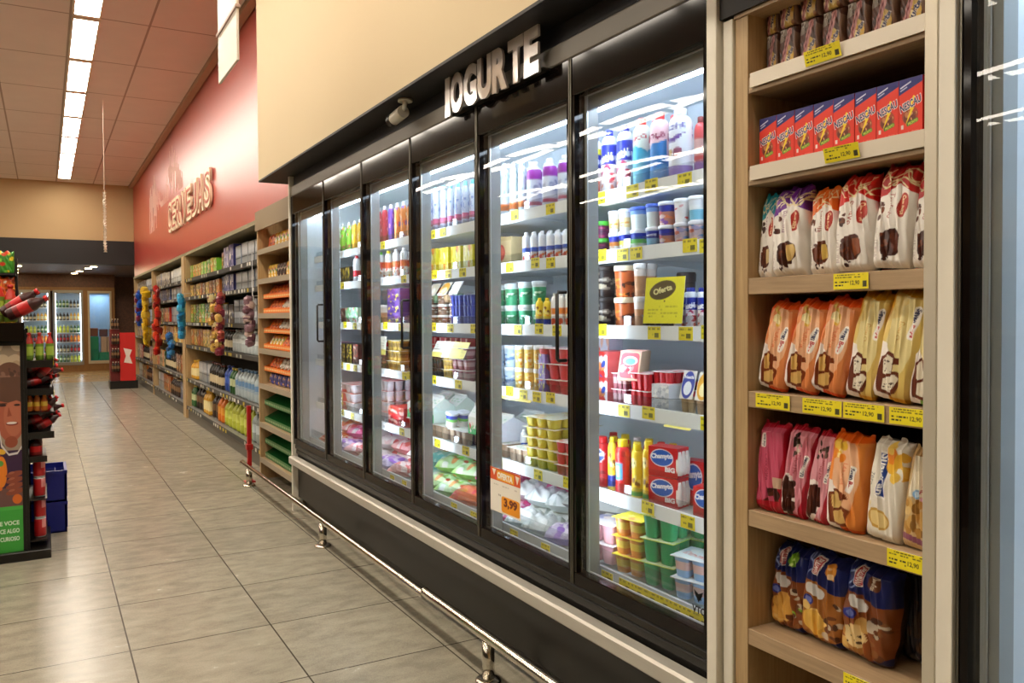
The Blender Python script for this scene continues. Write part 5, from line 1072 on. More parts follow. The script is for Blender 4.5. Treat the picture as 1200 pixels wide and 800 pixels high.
def up(s, px0, px1, H, key, name, desc, cat, X=1.628, lean=0.0, back=-.06, rz=-math.pi / 2, wf=1.0, dz=0.0):
    z = UZ[s] + .043 + dz; ya, yb = min(YY(px0, X), UY1 - .003), max(YY(px1, X), UY0 + .003)
    if P[key][0][0][0] == 'film_bag': ya, yb = min(YY(px0, X + .025), UY1 - .002), max(YY(px1, X + .035), UY0 + .002)
    W = abs(ya - yb) * wf
    put(key, name, desc, cat, f'{["sixth", "fifth", "fourth", "third", "second", "top"][s]} oak bay shelf', X + .03, (ya + yb) / 2, z + W / 2 * abs(math.sin(lean)) * .9, H, W, None, rz=rz, rx=back, ry=lean)
e = [884, 907, 931, 957, 985, 1014, 1047, 1082, 1118]
for t_ in range(2):
    for i in range(8): up(5, e[i] + 1, e[i + 1] - 1, .112, 'chocdrink', 'drink_multipack', ('lower' if t_ == 0 else 'upper') + ' brown chocolate drink pack with straws', 'drink pack', X=1.655, back=0, dz=t_ * .113)
e = [886, 906, 927, 949, 972, 997, 1022, 1048, 1076, 1105]
for i in range(9): up(4, e[i] + .3, e[i + 1] - .3, .128, 'nescau', 'drink_carton', 'red and blue chocolate drink carton', 'carton', X=1.628, back=0)
for i, (a, b, H, kk, dd, ln) in enumerate(((877, 912, .212, 'cakew0', 'white cake pack with teal top', .04), (911, 954, .22, 'cakew1', 'white cake pack with purple top', .0), (953, 988, .205, 'cakew2', 'white cake pack with orange top', 0), (984, 1031, .22, 'cakew3', 'white cake pack with red top', .03), (1026, 1074, .225, 'cakew4', 'white cake pack with dark red top, larger one', .09), (1070, 1110, .21, 'cakew4', 'white cake pack with dark red top half hidden by the trim', .06))):
    up(3, a, b, H, kk, 'cake_pack', dd, 'cake', lean=ln)
up(3, 1034, 1085, .05, 'champack', 'cake_pack', 'red cake pack lying under the white ones', 'cake', X=1.70)
for i, (a, b, H, kk, dd, ln) in enumerate(((884, 926, .225, 'seven0', 'orange bread cake pack, leftmost of three', .20), (921, 962, .225, 'seven0', 'orange bread cake pack, middle of three', .22), (952, 994, .23, 'seven0', 'orange bread cake pack, rightmost of three', .24), (993, 1032, .245, 'seven1', 'yellow chocolate chip cake pack, left of two', .16), (1025, 1072, .25, 'seven1', 'yellow chocolate chip cake pack, right of two', .20), (1066, 1110, .235, 'seven2', 'green edged cake pack', .14))):
    up(2, a, b, H, kk, 'cake_pack', dd, 'cake', lean=ln)
for i, (a, b, H, kk, dd, ln) in enumerate(((889, 925, .225, 'choco0', 'dark red chocolate cake pack', .02), (917, 951, .225, 'choco1', 'pink and red chocolate cake pack, left of two', .12), (945, 975, .22, 'choco2', 'pink and red chocolate cake pack, right of two', .15), (972, 1018, .225, 'seven3', 'orange cake pack between pink and white ones', .07), (1018, 1063, .225, 'suavi', 'white cake pack with blue logo band', .09), (1060, 1098, .215, 'integral', 'tan wholegrain cake pack', .08))):
    up(1, a, b, H, kk, 'cake_pack', dd, 'cake', lean=ln)
for i, (a, b, H, kk, dd, ln) in enumerate(((905, 955, .215, 'pull0', 'dark blue small cakes bag with green fruit', .06), (945, 1001, .215, 'pull1', 'dark blue small cakes bag with orange fruit', .10), (993, 1053, .225, 'pull2', 'dark blue small cakes bag with brown label', .09), (1062, 1110, .22, 'pulldark', 'shadowed dark blue cakes bag behind the others', .05))):
    up(0, a, b, H, kk, 'cake_bag', dd, 'cake', lean=ln, X=1.69 if i < 3 else 1.78)
# yellow tags on the wooden shelves
for s, a, b, h_ in ((5, 944, 986, .034), (4, 967, 1008, .034), (3, 977, 1018, .036), (2, 886, 926, .036), (2, 941, 987, .036), (2, 989, 1037, .036), (2, 1043, 1094, .036), (1, 1041, 1092, .038), (0, 990, 1040, .036)):
    X = 1.602 if s >= 4 else 1.610; y = (YY(a, X) + YY(b, X)) / 2
    put(f'bigtag{a % 3}', 'price_tag', 'bright yellow printed price tag', 'price tag', f'{["sixth", "fifth", "fourth", "third", "second", "top"][s]} oak shelf edge', X - .001, y, UZ[s] + .004 + (.012 if s >= 4 else 0), h_, abs(YY(a, X) - YY(b, X)), .8, rx=.25 if s >= 4 else 0)
# ================================================================== SIGN, CAMERA, FOOT RAIL
LET = mat('pale_pink_acrylic', '#f6eeec', .10, .25, coat=1.0)
sg = wthing('sign_lettering', 'large raised pale IOGURTE letters standing above the dairy case doors', 'sign', (1.56, 2.7, 2.31))
X = 1.552; ya, yb = YY(525, X), YY(634, X); word = 'IOGURTE'; wd = [.40, 1, 1, 1, 1, .95, .85]; tot = sum(wd) + .06 * 6; y = ya; unit = (ya - yb) / tot
for ch, q in zip(word, wd):
    me = letter_mesh(ch, q * unit, .168, .010, .055); me.materials.append(LET)
    o = obj('letter', me, sg); o.rotation_euler = (0, .0, -math.pi / 2); o.location = Vector((X, y - q * unit / 2, 2.358)) - Vector(sg.location); y -= (q + .06) * unit
wp('backing_bar', MB().box(1.565, 1.60, yb, ya, 2.285, 2.292), BLACK, sg)
cc_ = wthing('security_camera', 'small white bullet security camera under the black soffit', 'camera', (1.52, 3.40, 2.44))
yc = YY(465, 1.52, 128)
cc_.location = (1.52, yc, 2.44)
wp('bracket', MB().lathe([(.035, 2.428), (.035, 2.44)], 20, (1, 1, 1), 1.52, yc - .10).tube([(1.52, yc - .10, 2.43), (1.52, yc - .09, 2.40), (1.52, yc - .05, 2.385)], .012, 10), mat('camera_white', '#d9d4c6', .35), cc_)
bmb = MB().tube([(1.515, yc - .09, 2.385), (1.515, yc + .02, 2.375)], .030, 20); wp('housing', bmb, mat('camera_white'), cc_)
wp('lens_hood', MB().tube([(1.515, yc + .0205, 2.375), (1.515, yc + .055, 2.372)], .032, 20), BLACK, cc_)
def footrail(y0, y1, z, posts, label):
    r = wthing('foot_rail', label, 'rail', (1.50, (y0 + y1) / 2, 0), 'steel foot rails along the dairy case')
    wp('rail_tube', MB().tube([(1.50, y0, z), (1.50, y1, z)], .021, 20), CHROME, r)
    wp('end_cap', MB().tube([(1.50, y1, z), (1.50, y1 + .006, z)], .0225, 20), CHROME, r)
    for y in posts:
        wp('post', MB().lathe([(.024, .01), (.024, z - .012)], 24, (1, 1, 1), 1.50, y), CHROME, r); wp('flange', MB().lathe([(.052, 0.0), (.052, .008), (.045, .014), (.026, .018)], 28, (1, 1, 1), 1.50, y), CHROME, r)
footrail(3.215, 6.95, .158, (4.70, 6.70), 'far polished steel foot rail on two short posts')
footrail(.4, 3.21, .172, (2.64, .9), 'near polished steel foot rail running out of the photo at the bottom')
rp = wthing('red_post', 'upright red painted metal post at the end of the small snack bay', 'post', (1.52, 6.86, 0))
rp_y = YY(297, 1.54, 500)
wp('post', MB().box(1.525, 1.56, 6.84, 6.88, .0, .66, b=.004), mat('red_paint', '#b01a1c', .35), rp); wp('foot_plate', MB().box(1.50, 1.585, 6.82, 6.90, 0, .012), mat('red_paint'), rp); wp('bracket', MB().box(1.515, 1.57, 6.83, 6.89, .28, .33, b=.004), mat('red_paint'), rp)

# ================================================================== SMALL SNACK BAY (between the case and the drinks aisle)
root = wthing('snack_shelf_unit', 'narrow oak bay with orange snack trays above green ones beside the dairy case', 'shelf', (1.66, 6.4, 0))
V0, V1 = 5.70, 6.98
wp('side_panel', MB().box(1.66, 2.28, V1 - .03, V1, 0, 2.30, b=.001), OAK_V, root); wp('side_panel', MB().box(1.66, 2.28, V0, V0 + .03, 0, 2.30, b=.001), OAK_V, root)
wp('back_panel', MB().box(2.26, 2.28, V0, V1, .1, 2.3), mat('bay_back'), root); wp('fascia', MB().box(1.645, 1.66, V0, V1, 2.17, 2.335), mat('taupe_fascia', '#8f7c5e', .5), root)
SZ = [2.00, 1.745, 1.45, 1.145, .84, .50, .19]
for z in SZ:
    sh = wp('shelf', MB().box(1.665, 2.26, V0 + .03, V1 - .03, z - .03, z, b=.001), OAK_H, root); wp('price_rail', MB().box(1.655, 1.664, V0 + .03, V1 - .03, z - .04, z + .004), mat('taupe_rail', '#a1937c', .4), root, sh)
def snacktray(colr, inner, seed, packs):
    """sloping card display tray with its dividers"""
    mb = MB(); a = srgb(colr); b = srgb(inner); W_, D_ = 1.0, .22
    mb.add([(-.5, -.11, 0), (.5, -.11, 0), (.5, .11, .09), (-.5, .11, .09), (-.5, -.11, .04), (.5, -.11, .04), (.5, .11, .15), (-.5, .11, .15)], [(0, 1, 2, 3)], tuple(q * .6 for q in b))
    mb.box(-.5, .5, -.112, -.109, 0, .045, a); mb.add([(-.5, .11, .0), (.5, .11, .0), (.5, .11, .15), (-.5, .11, .15)], [(0, 1, 2, 3)], a)
    for s_ in (-.5, .5): mb.add([(s_, -.11, 0), (s_, .11, 0), (s_, .11, .15), (s_, -.11, .04)], [(0, 1, 2, 3)], a)
    for i in range(1, 9):
        x = -.5 + i / 9; mb.add([(x, -.11, 0), (x, .11, .09), (x, .11, .14), (x, -.11, .035)], [(0, 1, 2, 3)], tuple(min(1, q * 1.9) for q in b))
    R = random.Random(seed)
    for i in range(20): mb.box(-.5 + i * .05 + .01, -.5 + i * .05 + .03, -.1135, -.112, .012, .03, srgb('#e8d9a0' if colr != '#3a7038' else '#a8b890'))
    return mb.mesh('display_tray', PRINT_PAPER)
TRO, TRG = snacktray('#e8781e', '#c8500f', 1, None), snacktray('#3a7038', '#1c5a2a', 2, None)
def snack(bg, cols, seed): return one('snack_pack', pouch(.07, .13, .03, Canvas(16, 26, bg).blobs(0, 0, 1, 1, 12, .16, cols, seed), bg, seed, crimp=.08, back=4), PRINT_FILM)
P['sn_or'] = (snack('#e0641c', ['#f0a040', '#f4e6cc', '#c83a18', '#8a3a1a'], 1), .07, .13); P['sn_ye'] = (snack('#e8b82a', ['#f4e080', '#5aa03a', '#f6f0d8', '#c8402a'], 2), .07, .13)
P['sn_wh'] = (snack('#e6dccb', ['#f4f0e8', '#b8523a', '#8a7a5a'], 3), .07, .13); P['sn_bl'] = (snack('#3a3a7a', ['#5a5ab0', '#e8e0d8', '#e8b030', '#2a2450'], 4), .07, .13); P['sn_dk'] = (snack('#3c2218', ['#6a3a24', '#e0d0b8', '#1e120c'], 5), .07, .13)
P['greenbag'] = (snack('#3a8a2a', ['#7ac03a', '#e8d030', '#c83a20'], 7), .07, .13)
P['sn_br'] = (snack('#a85a2c', ['#d88a4a', '#e8c890', '#6a2a18'], 6), .07, .13)
def srow(z, keys, n, hz, desc, where, X=1.71, y0=V0 + .06, y1=V1 - .06, back=-.15, tilt=.0):
    R = random.Random(int(z * 100))
    for i in range(n):
        y = y1 - (y1 - y0) * (i + .5) / n; kk = keys[i * len(keys) // n] if len(keys) <= n else keys[i]
        put(kk, 'snack_pack', desc, 'snack pack', where, X + .04, y, z, hz, (y1 - y0) / n * .93, 1.0, rx=back, ry=tilt + R.uniform(-.06, .06), group=desc + 's')
srow(2.003, ['sn_or', 'sn_ye', 'sn_ye', 'sn_br', 'sn_br', 'sn_or'], 11, .13, 'upright orange and yellow snack pack', 'top shelf of the small snack bay')
srow(1.748, ['sn_ye', 'sn_dk', 'sn_ye', 'sn_ye'], 12, .12, 'yellow snack packet', 'second shelf of the small snack bay', back=-.05)
tn = 0
for z, me, nm, ks in ((1.455, TRO, 'orange', ['sn_or', 'sn_wh']), (1.578, TRO, 'orange', ['sn_or', 'sn_or', 'sn_wh']), (1.15, TRO, 'orange', ['sn_ye', 'sn_or']), (1.285, TRO, 'orange', ['sn_or', 'sn_wh', 'sn_ye']), (.955, TRO, 'orange', ['sn_or', 'sn_wh', 'sn_or']), (.505, TRG, 'dark green', None), (.655, TRG, 'dark green', None), (.195, TRG, 'dark green', None), (.318, TRG, 'dark green', None)):
    o = obj('display_tray', me); o.location = (1.70 + .11, 6.48, z); o.rotation_euler = (0, 0, -math.pi / 2); o.scale = (.90, 1, .88 if nm == 'orange' else .98); tn += 1
    tag(o, f'{nm} slotted display tray, {ordn(tn - 1) if nm == "orange" else ordn(tn - 6)} counted among the {nm} trays of the small snack bay', 'display tray', nm + ' trays in the small bay'); o['_t'] = z
    if ks: srow(z + .03, ks, 8, .10, 'orange wrapped snack bar pack', f'orange tray {int(z * 100)} cm up, small bay', X=1.70, y0=6.06, y1=6.90, back=-.6, tilt=.3)
    elif z in (.318, .505): srow(z + .045, ['sn_wh'], 2, .07, 'pale lying sachet', f'green tray {int(z * 100)} cm up, small bay', X=1.74, y0=6.2, y1=6.4, back=-.8, tilt=.5)
zs = sorted({o['_t'] for o in bpy.data.objects if '_t' in o}, reverse=True)
for o in bpy.data.objects:
    if '_t' in o:
        z = o['_t']; i = zs.index(z); nm = 'orange' if z > .9 else 'dark green'; j = i if z > .9 else i - 5
        o['label'] = f'{nm} slotted snack tray, {ordn(j)} {nm} one from top, small bay'; del o['_t']
for z in SZ: srow(z + .003, ['sn_wh', 'sn_dk'] if z < 1.2 else ['sn_or', 'sn_wh'], 2, .22, 'tall upright packet beside the trays', f'shelf {int(z * 100)} cm up, small bay', X=1.69, y0=5.76, y1=5.98, back=-.05)
srow(.845, ['sn_bl'], 6, .09, 'blue and purple snack bag', 'shelf under the last orange tray', X=1.70, y0=6.05, y1=6.9)

# ================================================================== DRINKS AISLE
XS = 1.764
bays = [(7.02, 11.70), (11.98, 15.6), (15.72, 18.95)]
AZ = [1.956, 1.703, 1.351, 1.038, .564, .17]
RAILG = mat('aisle_rail', '#8d8c86', .35, .2)
for bi, (a, b) in enumerate(bays):
    root = wthing('gondola_shelving', ['nearest', 'middle', 'farthest'][bi] + ' wall shelving bay of the drinks aisle under the red wall', 'shelf', (XS, (a + b) / 2, 0), 'drinks aisle wall shelving')
    wp('back_panel', MB().box(2.24, 2.28, a, b, 0, 2.29), mat('aisle_back', '#241f1a', .7, var=.1), root); wp('base', MB().box(XS + .02, 2.24, a, b, 0, .13), mat('base_grey', '#5e584e', .5), root)
    for y in (a - .02, b): wp('upright', MB().box(XS + .01, 2.28, y, y + .02, 0, 2.29), OAK_V, root)
    for z in AZ:
        s_ = wp('shelf', MB().box(XS + .012, 2.24, a, b, z - .03, z - .005), RAILG, root); rl = MB().box(XS, XS + .01, a, b, z - .04, z + .006, srgb('#3a3833')); Rr = random.Random(int(z * 1000) + bi); yy_ = a + .05
        while yy_ < b - .08:
            if Rr.random() < .55: rl.box(XS - .0015, XS, yy_, yy_ + .06, z - .034, z + .0, srgb(Rr.choice(['#c8c6ba', '#e0ddd0', '#d0b83a', '#b8b4a4'])))
            yy_ += Rr.uniform(.09, .2)
        wp('price_rail', rl, PRINT_PAPER, root, s_)
wc_ = wthing('wooden_column', 'light oak column between two shelving bays of the drinks aisle', 'column', (XS, 11.84, 0)); wp('column', MB().box(XS - .01, 2.28, 11.72, 11.96, 0, 2.29), OAK_V, wc_)
def farbottle(key, r, h_, cv, cap, neck=.3, shoulder=.66, lab=None): 
    c = cv.out(); hh, ww = c.shape[:2]; prof = [(r * .9, 0), (r, h_ * .05), (r, h_ * .3), (r * .97, h_ * .5), (r, h_ * shoulder), (r * .7, h_ * (shoulder + .12)), (r * neck, h_ * .88), (r * neck, h_ * .91), (r * neck * 1.3, h_ * .92), (r * neck * 1.3, h_)]
    cc = srgb(cap)
    def cf(t, z, i): return cc if z > h_ * .91 else tuple(c[min(hh - 1, int((1 - z / h_ / .92) * hh)), min(ww - 1, int(((t / math.pi) % 1) * ww))])
    fine = []
    for (r0, z0), (r1, z1) in zip(prof[:-1], prof[1:]):
        k_ = 2 if z1 - z0 > h_ * .1 else 1; fine += [(r0 + (r1 - r0) * q / k_, z0 + (z1 - z0) * q / k_) for q in range(k_)]
    fine.append(prof[-1]); P[key] = (one('bottle', MB().lathe(fine, 14, cfun=cf), PRINT_PLASTIC), 2 * r, h_)
def fb(bg, *ops):
    c = Canvas(10, 20, bg)
    for o in ops: c.rect(*o)
    return c
farbottle('soda_yg', .052, .32, fb('#b8c040', (0, .35, 1, .7, '#d8e06a')), '#e8e4d0'); farbottle('soda_or', .052, .32, fb('#d8741e', (0, .4, 1, .7, '#e8a03a')), '#e8e4d0'); farbottle('soda_dk', .052, .32, fb('#2c1a12', (0, .4, 1, .7, '#7a5a3a')), '#c8b89a')
farbottle('soda_cl', .048, .31, fb('#9aa4a2', (0, .4, 1, .65, '#c4d0d4')), '#c8ccd0'); farbottle('water', .042, .30, fb('#a9b6ba', (0, .4, 1, .62, '#6a90b8')), '#5a7a9c'); farbottle('water_w', .042, .30, fb('#b8c0c0', (0, .35, 1, .6, '#e0e6e6')), '#d8dcdc')
farbottle('juice_y', .045, .28, fb('#d8a02a', (0, .35, 1, .75, '#e8d8a0')), '#e0b030'); farbottle('wine', .040, .31, fb('#1e1a16', (0, .45, 1, .75, '#c8b894')), '#5a2a22'); farbottle('blueb', .042, .30, fb('#2a4a9c', (0, .4, 1, .7, '#4a6ac0')), '#2a3a7a')
farbottle('greenb', .040, .30, fb('#2c5a2c', (0, .4, 1, .7, '#c8d0a0')), '#b8a040')
VAR = {}
def farpack(key, w_, h_, bg, cols, seed, d_=.14):
    for q in range(4):
        b_ = ([bg] + cols)[q % (1 + len(cols))] if q else bg; c = Canvas(28, 22, b_)
        if 'white' in key or 'silver' in key:
            c = Canvas(20, 16, '#6f7476').rect(0, .05, 1, .55, '#c8ccd0')
            for s_ in range(6): c.rect(s_ / 6, .05, s_ / 6 + .04, .95, '#4a4e52').rect(s_ / 6 + .06, .08, s_ / 6 + .12, .4, ['#e8ecf0', '#8a9ac0', '#e8ecf0', '#a0a4aa'][q])
            c.rect(0, .55, 1, .62, '#3c4044').rect(0, .62, 1, .95, '#8d9294')
        else: c.blobs(0, 0, 1, 1, 34, .085, cols + [bg, '#1c1612', '#f0ead8'], seed * 7 + q).rect(0, 0, .04, 1, '#1c1814').rect(.49, 0, .52, 1, '#1c1814').barlines(.1, .3, .9, .5, 2, '#efe8d8', q + seed)
        P[key + '#' + str(q)] = (one('multipack', carton(w_, h_, d_, c, b_, '#5a544c'), PRINT_FILM), w_, h_)
    P[key] = P[key + '#0']; VAR[key] = 4
farpack('pk_white', .24, .2, '#b8bcc0', ['#e0e2e4', '#8a9098', '#6a7a9c'], 1); farpack('pk_purple', .2, .2, '#5a5a94', ['#7a7ab0', '#3a3a74', '#b8b0c8'], 2); farpack('pk_green', .2, .18, '#4a8a2a', ['#7ac03a', '#1f5a22', '#e0a83a', '#c83a20'], 3)
farpack('pk_or', .2, .18, '#a8582a', ['#d8803a', '#e8c870', '#6a2c18', '#4a7a2a'], 4); farpack('pk_mix', .18, .18, '#6a4430', ['#c0301c', '#e0a020', '#2f5a2a', '#e8dcc0', '#2a3a7a'], 5); farpack('pk_dk', .22, .2, '#3a302a', ['#5a4a3a', '#8a7a64', '#2a4a8a'], 6)
farpack('pk_silver', .24, .16, '#8f9294', ['#b8bcc0', '#6a6e74', '#d0d4d8'], 7); farpack('pk_yel', .18, .2, '#c89010', ['#f0c020', '#8a2a12', '#e8e0b0'], 8)
# (bay, shelf, y-from fraction, y-to fraction, key, height, description)
def arow(bi, s, f0, f1, key, H, desc, tiers=1, dx=.0, wf=.93):
    a, b = bays[bi]; a, b = b - (b - a) * f0, b - (b - a) * f1     # fraction from the far end
    Rv = random.Random(s * 31 + bi * 7 + len(desc)); proto, w_, h_ = P[key]; n = max(1, int((a - b) / (w_ * (1.7 if 'bottle' in desc else 1.08)))); st = (a - b) / n; sk = H / h_
    for t_ in range(tiers):
        for i in range(n):
            put(key + (f'#{Rv.randrange(4)}' if key in VAR else ''), 'drink_bottle' if len(desc) and 'bottle' in desc else 'drink_multipack', desc + (f' {ordn(t_)} layer' if tiers > 1 else ''), 'bottle' if 'bottle' in desc else 'multipack',
                f'{["top", "second", "third", "fourth", "fifth", "lowest"][s]} shelf, {["nearest", "middle", "farthest"][bi]} drinks bay', XS + .05 + dx + st * .4, a - st * (i + .5), AZ[s] + .007 + t_ * H * 1.01, H * (1 - Rv.random() * .08 * (tiers == 1)), min(st * (wf if 'bottle' in desc else .88), w_ * 1.25), None, group=desc + 's')
arow(0, 0, .42, .5, 'pk_mix', .24, 'mixed coloured pack'); arow(0, 0, .0, .42, 'pk_green', .19, 'green and orange pack'); arow(0, 0, .5, .62, 'pk_purple', .27, 'purple drink pack'); arow(0, 0, .62, 1, 'pk_white', .24, 'white and silver can pack')
arow(0, 1, .0, .45, 'pk_or', .17, 'orange and green pack'); arow(0, 1, .45, .52, 'pk_dk', .2, 'dark pack'); arow(0, 1, .52, .62, 'pk_purple', .2, 'purple drink pack'); arow(0, 1, .62, 1, 'pk_white', .2, 'white and silver can pack')
arow(0, 2, .0, .42, 'pk_green', .12, 'green drink pack', 2); arow(0, 2, .42, .6, 'pk_dk', .22, 'dark pack'); arow(0, 2, .6, 1, 'pk_silver', .125, 'silver shrink-wrapped pack', 2)
arow(0, 3, .0, .35, 'pk_or', .23, 'orange and brown pack'); arow(0, 3, .35, .6, 'wine', .255, 'dark pale-labelled bottle'); arow(0, 3, .6, 1, 'water_w', .255, 'clear bottle with white label')
arow(0, 4, .0, .1, 'juice_y', .27, 'yellow juice bottle'); arow(0, 4, .1, .3, 'pk_white', .26, 'white and silver can pack'); arow(0, 4, .3, .48, 'wine', .30, 'dark pale-labelled bottle'); arow(0, 4, .48, .56, 'blueb', .31, 'blue bottle'); arow(0, 4, .56, .62, 'greenb', .30, 'green bottle'); arow(0, 4, .62, 1, 'water', .31, 'clear water bottle with blue cap')
arow(0, 5, .0, .06, 'greenb', .3, 'green bottle'); arow(0, 5, .06, .2, 'soda_dk', .32, 'dark brown soda bottle'); arow(0, 5, .2, .3, 'juice_y', .31, 'yellow juice bottle'); arow(0, 5, .3, .4, 'soda_dk', .31, 'dark brown soda bottle'); arow(0, 5, .4, .48, 'soda_or', .32, 'orange soda bottle'); arow(0, 5, .48, .78, 'soda_yg', .32, 'yellow green soda bottle'); arow(0, 5, .78, 1, 'soda_cl', .31, 'clear soda bottle')
for bi in (1, 2):
    for s in range(6):
        ks = [['pk_dk', 'pk_white'], ['pk_dk', 'pk_white'], ['pk_mix', 'pk_white'], ['pk_mix', 'pk_or', 'pk_yel'], ['pk_mix', 'wine', 'pk_or'], ['pk_white', 'pk_or', 'soda_dk', 'pk_dk']][s]
        for q, kk in enumerate(ks):
            arow(bi, s, q / len(ks), (q + 1) / len(ks), kk, [.24, .20, .24, .25, .3, .28][s], {'pk_dk': 'dark pack', 'pk_white': 'white and silver can pack', 'pk_mix': 'mixed coloured pack', 'pk_or': 'orange and brown pack', 'pk_yel': 'yellow pack', 'wine': 'dark pale-labelled bottle', 'soda_dk': 'dark brown soda bottle'}[kk])
    # small sachets
# hanging snack strips on the aisle rails
def sstrip(px, y0px, y1px, cols, label, n=14, X=1.64, w_=.11):
    a = onx(px, y0px, X); b = onx(px, y1px, X); Y_ = a.y; R = random.Random(px)
    r = wthing('hanging_snack_strip', label, 'snack strip', (X, Y_, b.z))
    wp('strip', MB().box(X + .035, X + .038, Y_ - .012, Y_ + .012, b.z, a.z + .03).box(X + .035, XS - .001, Y_ - .006, Y_ + .006, a.z + .024, a.z + .03), mat('clear_strip', '#b8b4a8', .3), r)
    h_ = (a.z - b.z) / n
    for i in range(n):
        c = Canvas(10, 12, cols[i % len(cols)]).blobs(0, 0, 1, 1, 5, .2, cols, i + px); mb = pouch(w_, h_ * 1.9, .07, c, cols[i % len(cols)], i, crimp=.2, back=6, wr=.012, gather=.5)
        o = obj('snack_bag', mb.mesh('snack_bag', PRINT_FILM), r); o.location = (R.uniform(-.02, .02), R.uniform(-.03, .03), h_ * i * .97); o.rotation_euler = (R.uniform(-.15, .15), R.uniform(-.35, .35), -math.pi / 2 + R.uniform(-.3, .3) - .5)
sstrip(163, 342, 382, ['#1f4aa8', '#3a6ad0', '#7a2a4a'], 'blue and maroon snack bags hanging in a strip, farthest down the aisle', w_=.2, n=11); sstrip(171, 338, 405, ['#e0b81e', '#f0d04a', '#c89a14'], 'yellow snack bags hanging in a thick strip', w_=.24, n=14)
sstrip(184, 336, 415, ['#b8241c', '#d84a2a', '#8a1a14'], 'red snack bags hanging in a strip', w_=.17, n=16); sstrip(213, 346, 397, ['#2a94cc', '#4ab4e0', '#1c6ca0'], 'cyan snack bags hanging in a strip', w_=.15, n=11)
sstrip(200, 392, 420, ['#2a6ab0', '#4a94d0', '#16406c'], 'short strip of blue snack bags below the cyan one', w_=.14, n=7); sstrip(251, 348, 412, ['#c8a04a', '#6a3a24', '#d8c890'], 'tan and brown snack bags hanging in a strip', w_=.12, n=12)
sstrip(257, 344, 416, ['#7a2434', '#a84a3a', '#d8b060'], 'maroon and gold snack bags hanging in a strip', w_=.10, n=14); sstrip(292, 350, 405, ['#8a6a74', '#6a4450', '#c8b0a8'], 'mauve snack bags hanging in a strip from a white tape', w_=.10, n=10)
wp('tape', MB().box(1.735, 1.737, YY(292, 1.70) - .008, YY(292, 1.70) + .008, 1.62, 2.02), WIRE, [o for o in bpy.data.objects if o.get('label', '').startswith('mauve')][0])
# red stand at the end of the aisle
root = wthing('red_display_stand', 'red cardboard display stand with a white bow-tie mark, farthest down the aisle', 'display stand', (1.50, 17.4, 0))
z0, z1 = .0, 1.22
wp('front_board', MB().box(1.33, 1.62, 17.25, 17.27, .16, 1.13), mat('stand_red', '#cc2420', .4), root); wp('carcass', MB().box(1.16, 1.34, 17.3, 17.7, .1, 1.2).box(1.36, 1.62, 17.3, 17.7, .1, 1.1), mat('stand_dark_red', '#6a1812', .5), root); wp('base', MB().box(1.14, 1.66, 17.25, 17.7, 0, .16), BLACK, root)
bt = MB(); bx, bz = 1.475, .66
bt.add([(bx - .08, 17.248, bz + .16), (bx + .08, 17.248, bz + .12), (bx + .035, 17.248, bz), (bx + .085, 17.248, bz - .16), (bx - .075, 17.248, bz - .13), (bx - .035, 17.248, bz)], [(0, 1, 2, 5), (5, 2, 3, 4)], (1, 1, 1)); wp('bow_emblem', bt, mat('emblem_white', '#e8d8cc', .5), root)
for z in (.35, .62, .9, 1.21):
    for i in range(3):
        put('soda_dk', 'drink_bottle', 'small dark red bottle', 'bottle', f'level {int(z * 100)} cm up on the red stand', 1.20 + .05 * i, 17.24, z, .2, .06, None, group='bottles on the red stand')
# CERVEJAS lettering and line drawing on the red wall
sg = wthing('sign_lettering', 'cream CERVEJAS letters on the red wall over the drinks aisle', 'sign', (1.785, 11.4, 2.73)); LC = mat('cream_letter', '#efe2c4', .4)
word = 'CERVEJAS'; ya, yb = 13.30, 9.60; n = len(word); stp = (ya - yb) / n
for i, ch in enumerate(word):
    me = letter_mesh(ch, stp * .86, .47, .03, .05); me.materials.append(LC); o = obj('letter', me, sg); o.rotation_euler = (0, 0, -math.pi / 2); o.location = Vector((1.765, ya - (i + .5) * stp, 2.98)) - Vector(sg.location)
    m2 = letter_mesh(ch, stp * .72, .37, .004, -.015); m2.materials.append(mat('letter_inline', '#b5533c', .5)); o2 = obj('inline', m2, o); o2.location = (0, -.018, 0)
R = random.Random(5); WG = mat('wall_graphic_white', '#eccfc0', .5)
wg = wthing('wall_graphic', 'pale line drawing of vertical strokes on the red wall above the CERVEJAS letters', 'wall graphic', (1.785, 13.9, 3.2))
for i in range(46):
    y = 15.9 - i * .088; top = 3.55 + .45 * math.sin(i * .23) * R.uniform(.4, 1) + R.uniform(-.1, .2); bot = max(3.2, top - R.uniform(.2, .8)) - (.2 if i < 12 else -.1)
    wp('stroke', MB().box(1.784, 1.789, y, y + R.uniform(.012, .035), min(bot, 3.9), min(max(top, bot + .1), 4.15)), WG, wg)

# ================================================================== HANGING THINGS
sx = .80
hs = wthing('hanging_sign', 'tall white multi-panel aisle sign hanging by the red wall', 'sign', (sx, 3.5, CEIL_Z))
Yl, Yr = YY(257, sx, 60), YY(279, sx, 60); zb = ZZ(268, 85, sx)
hz = .34 * (Yl / 4.4)
for i in range(4):
    z0 = zb + i * hz * .8
    wp('sign_panel', MB().box(sx - .006, sx + .006, Yr, Yl, z0, z0 + hz * .74, b=.002), mat('sign_white', '#efe4d4', .35), hs)
    wp('panel_rail', MB().box(sx - .012, sx + .012, Yr - .01, Yl + .01, z0 + hz * .74, z0 + hz * .79, b=.002), mat('sign_rail', '#b89a8c', .4), hs)
for y in (Yr + .03, Yl - .03): wp('wire', MB().tube([(sx, y, zb + hz * 3.2), (sx, y, CEIL_Z)], .003, 6), SILVER, hs)
hx, hy = .742, 11.7
ch = wthing('hanging_chain', 'thin white twisted paper chain hanging from the ceiling', 'chain', (hx, hy, CEIL_Z))
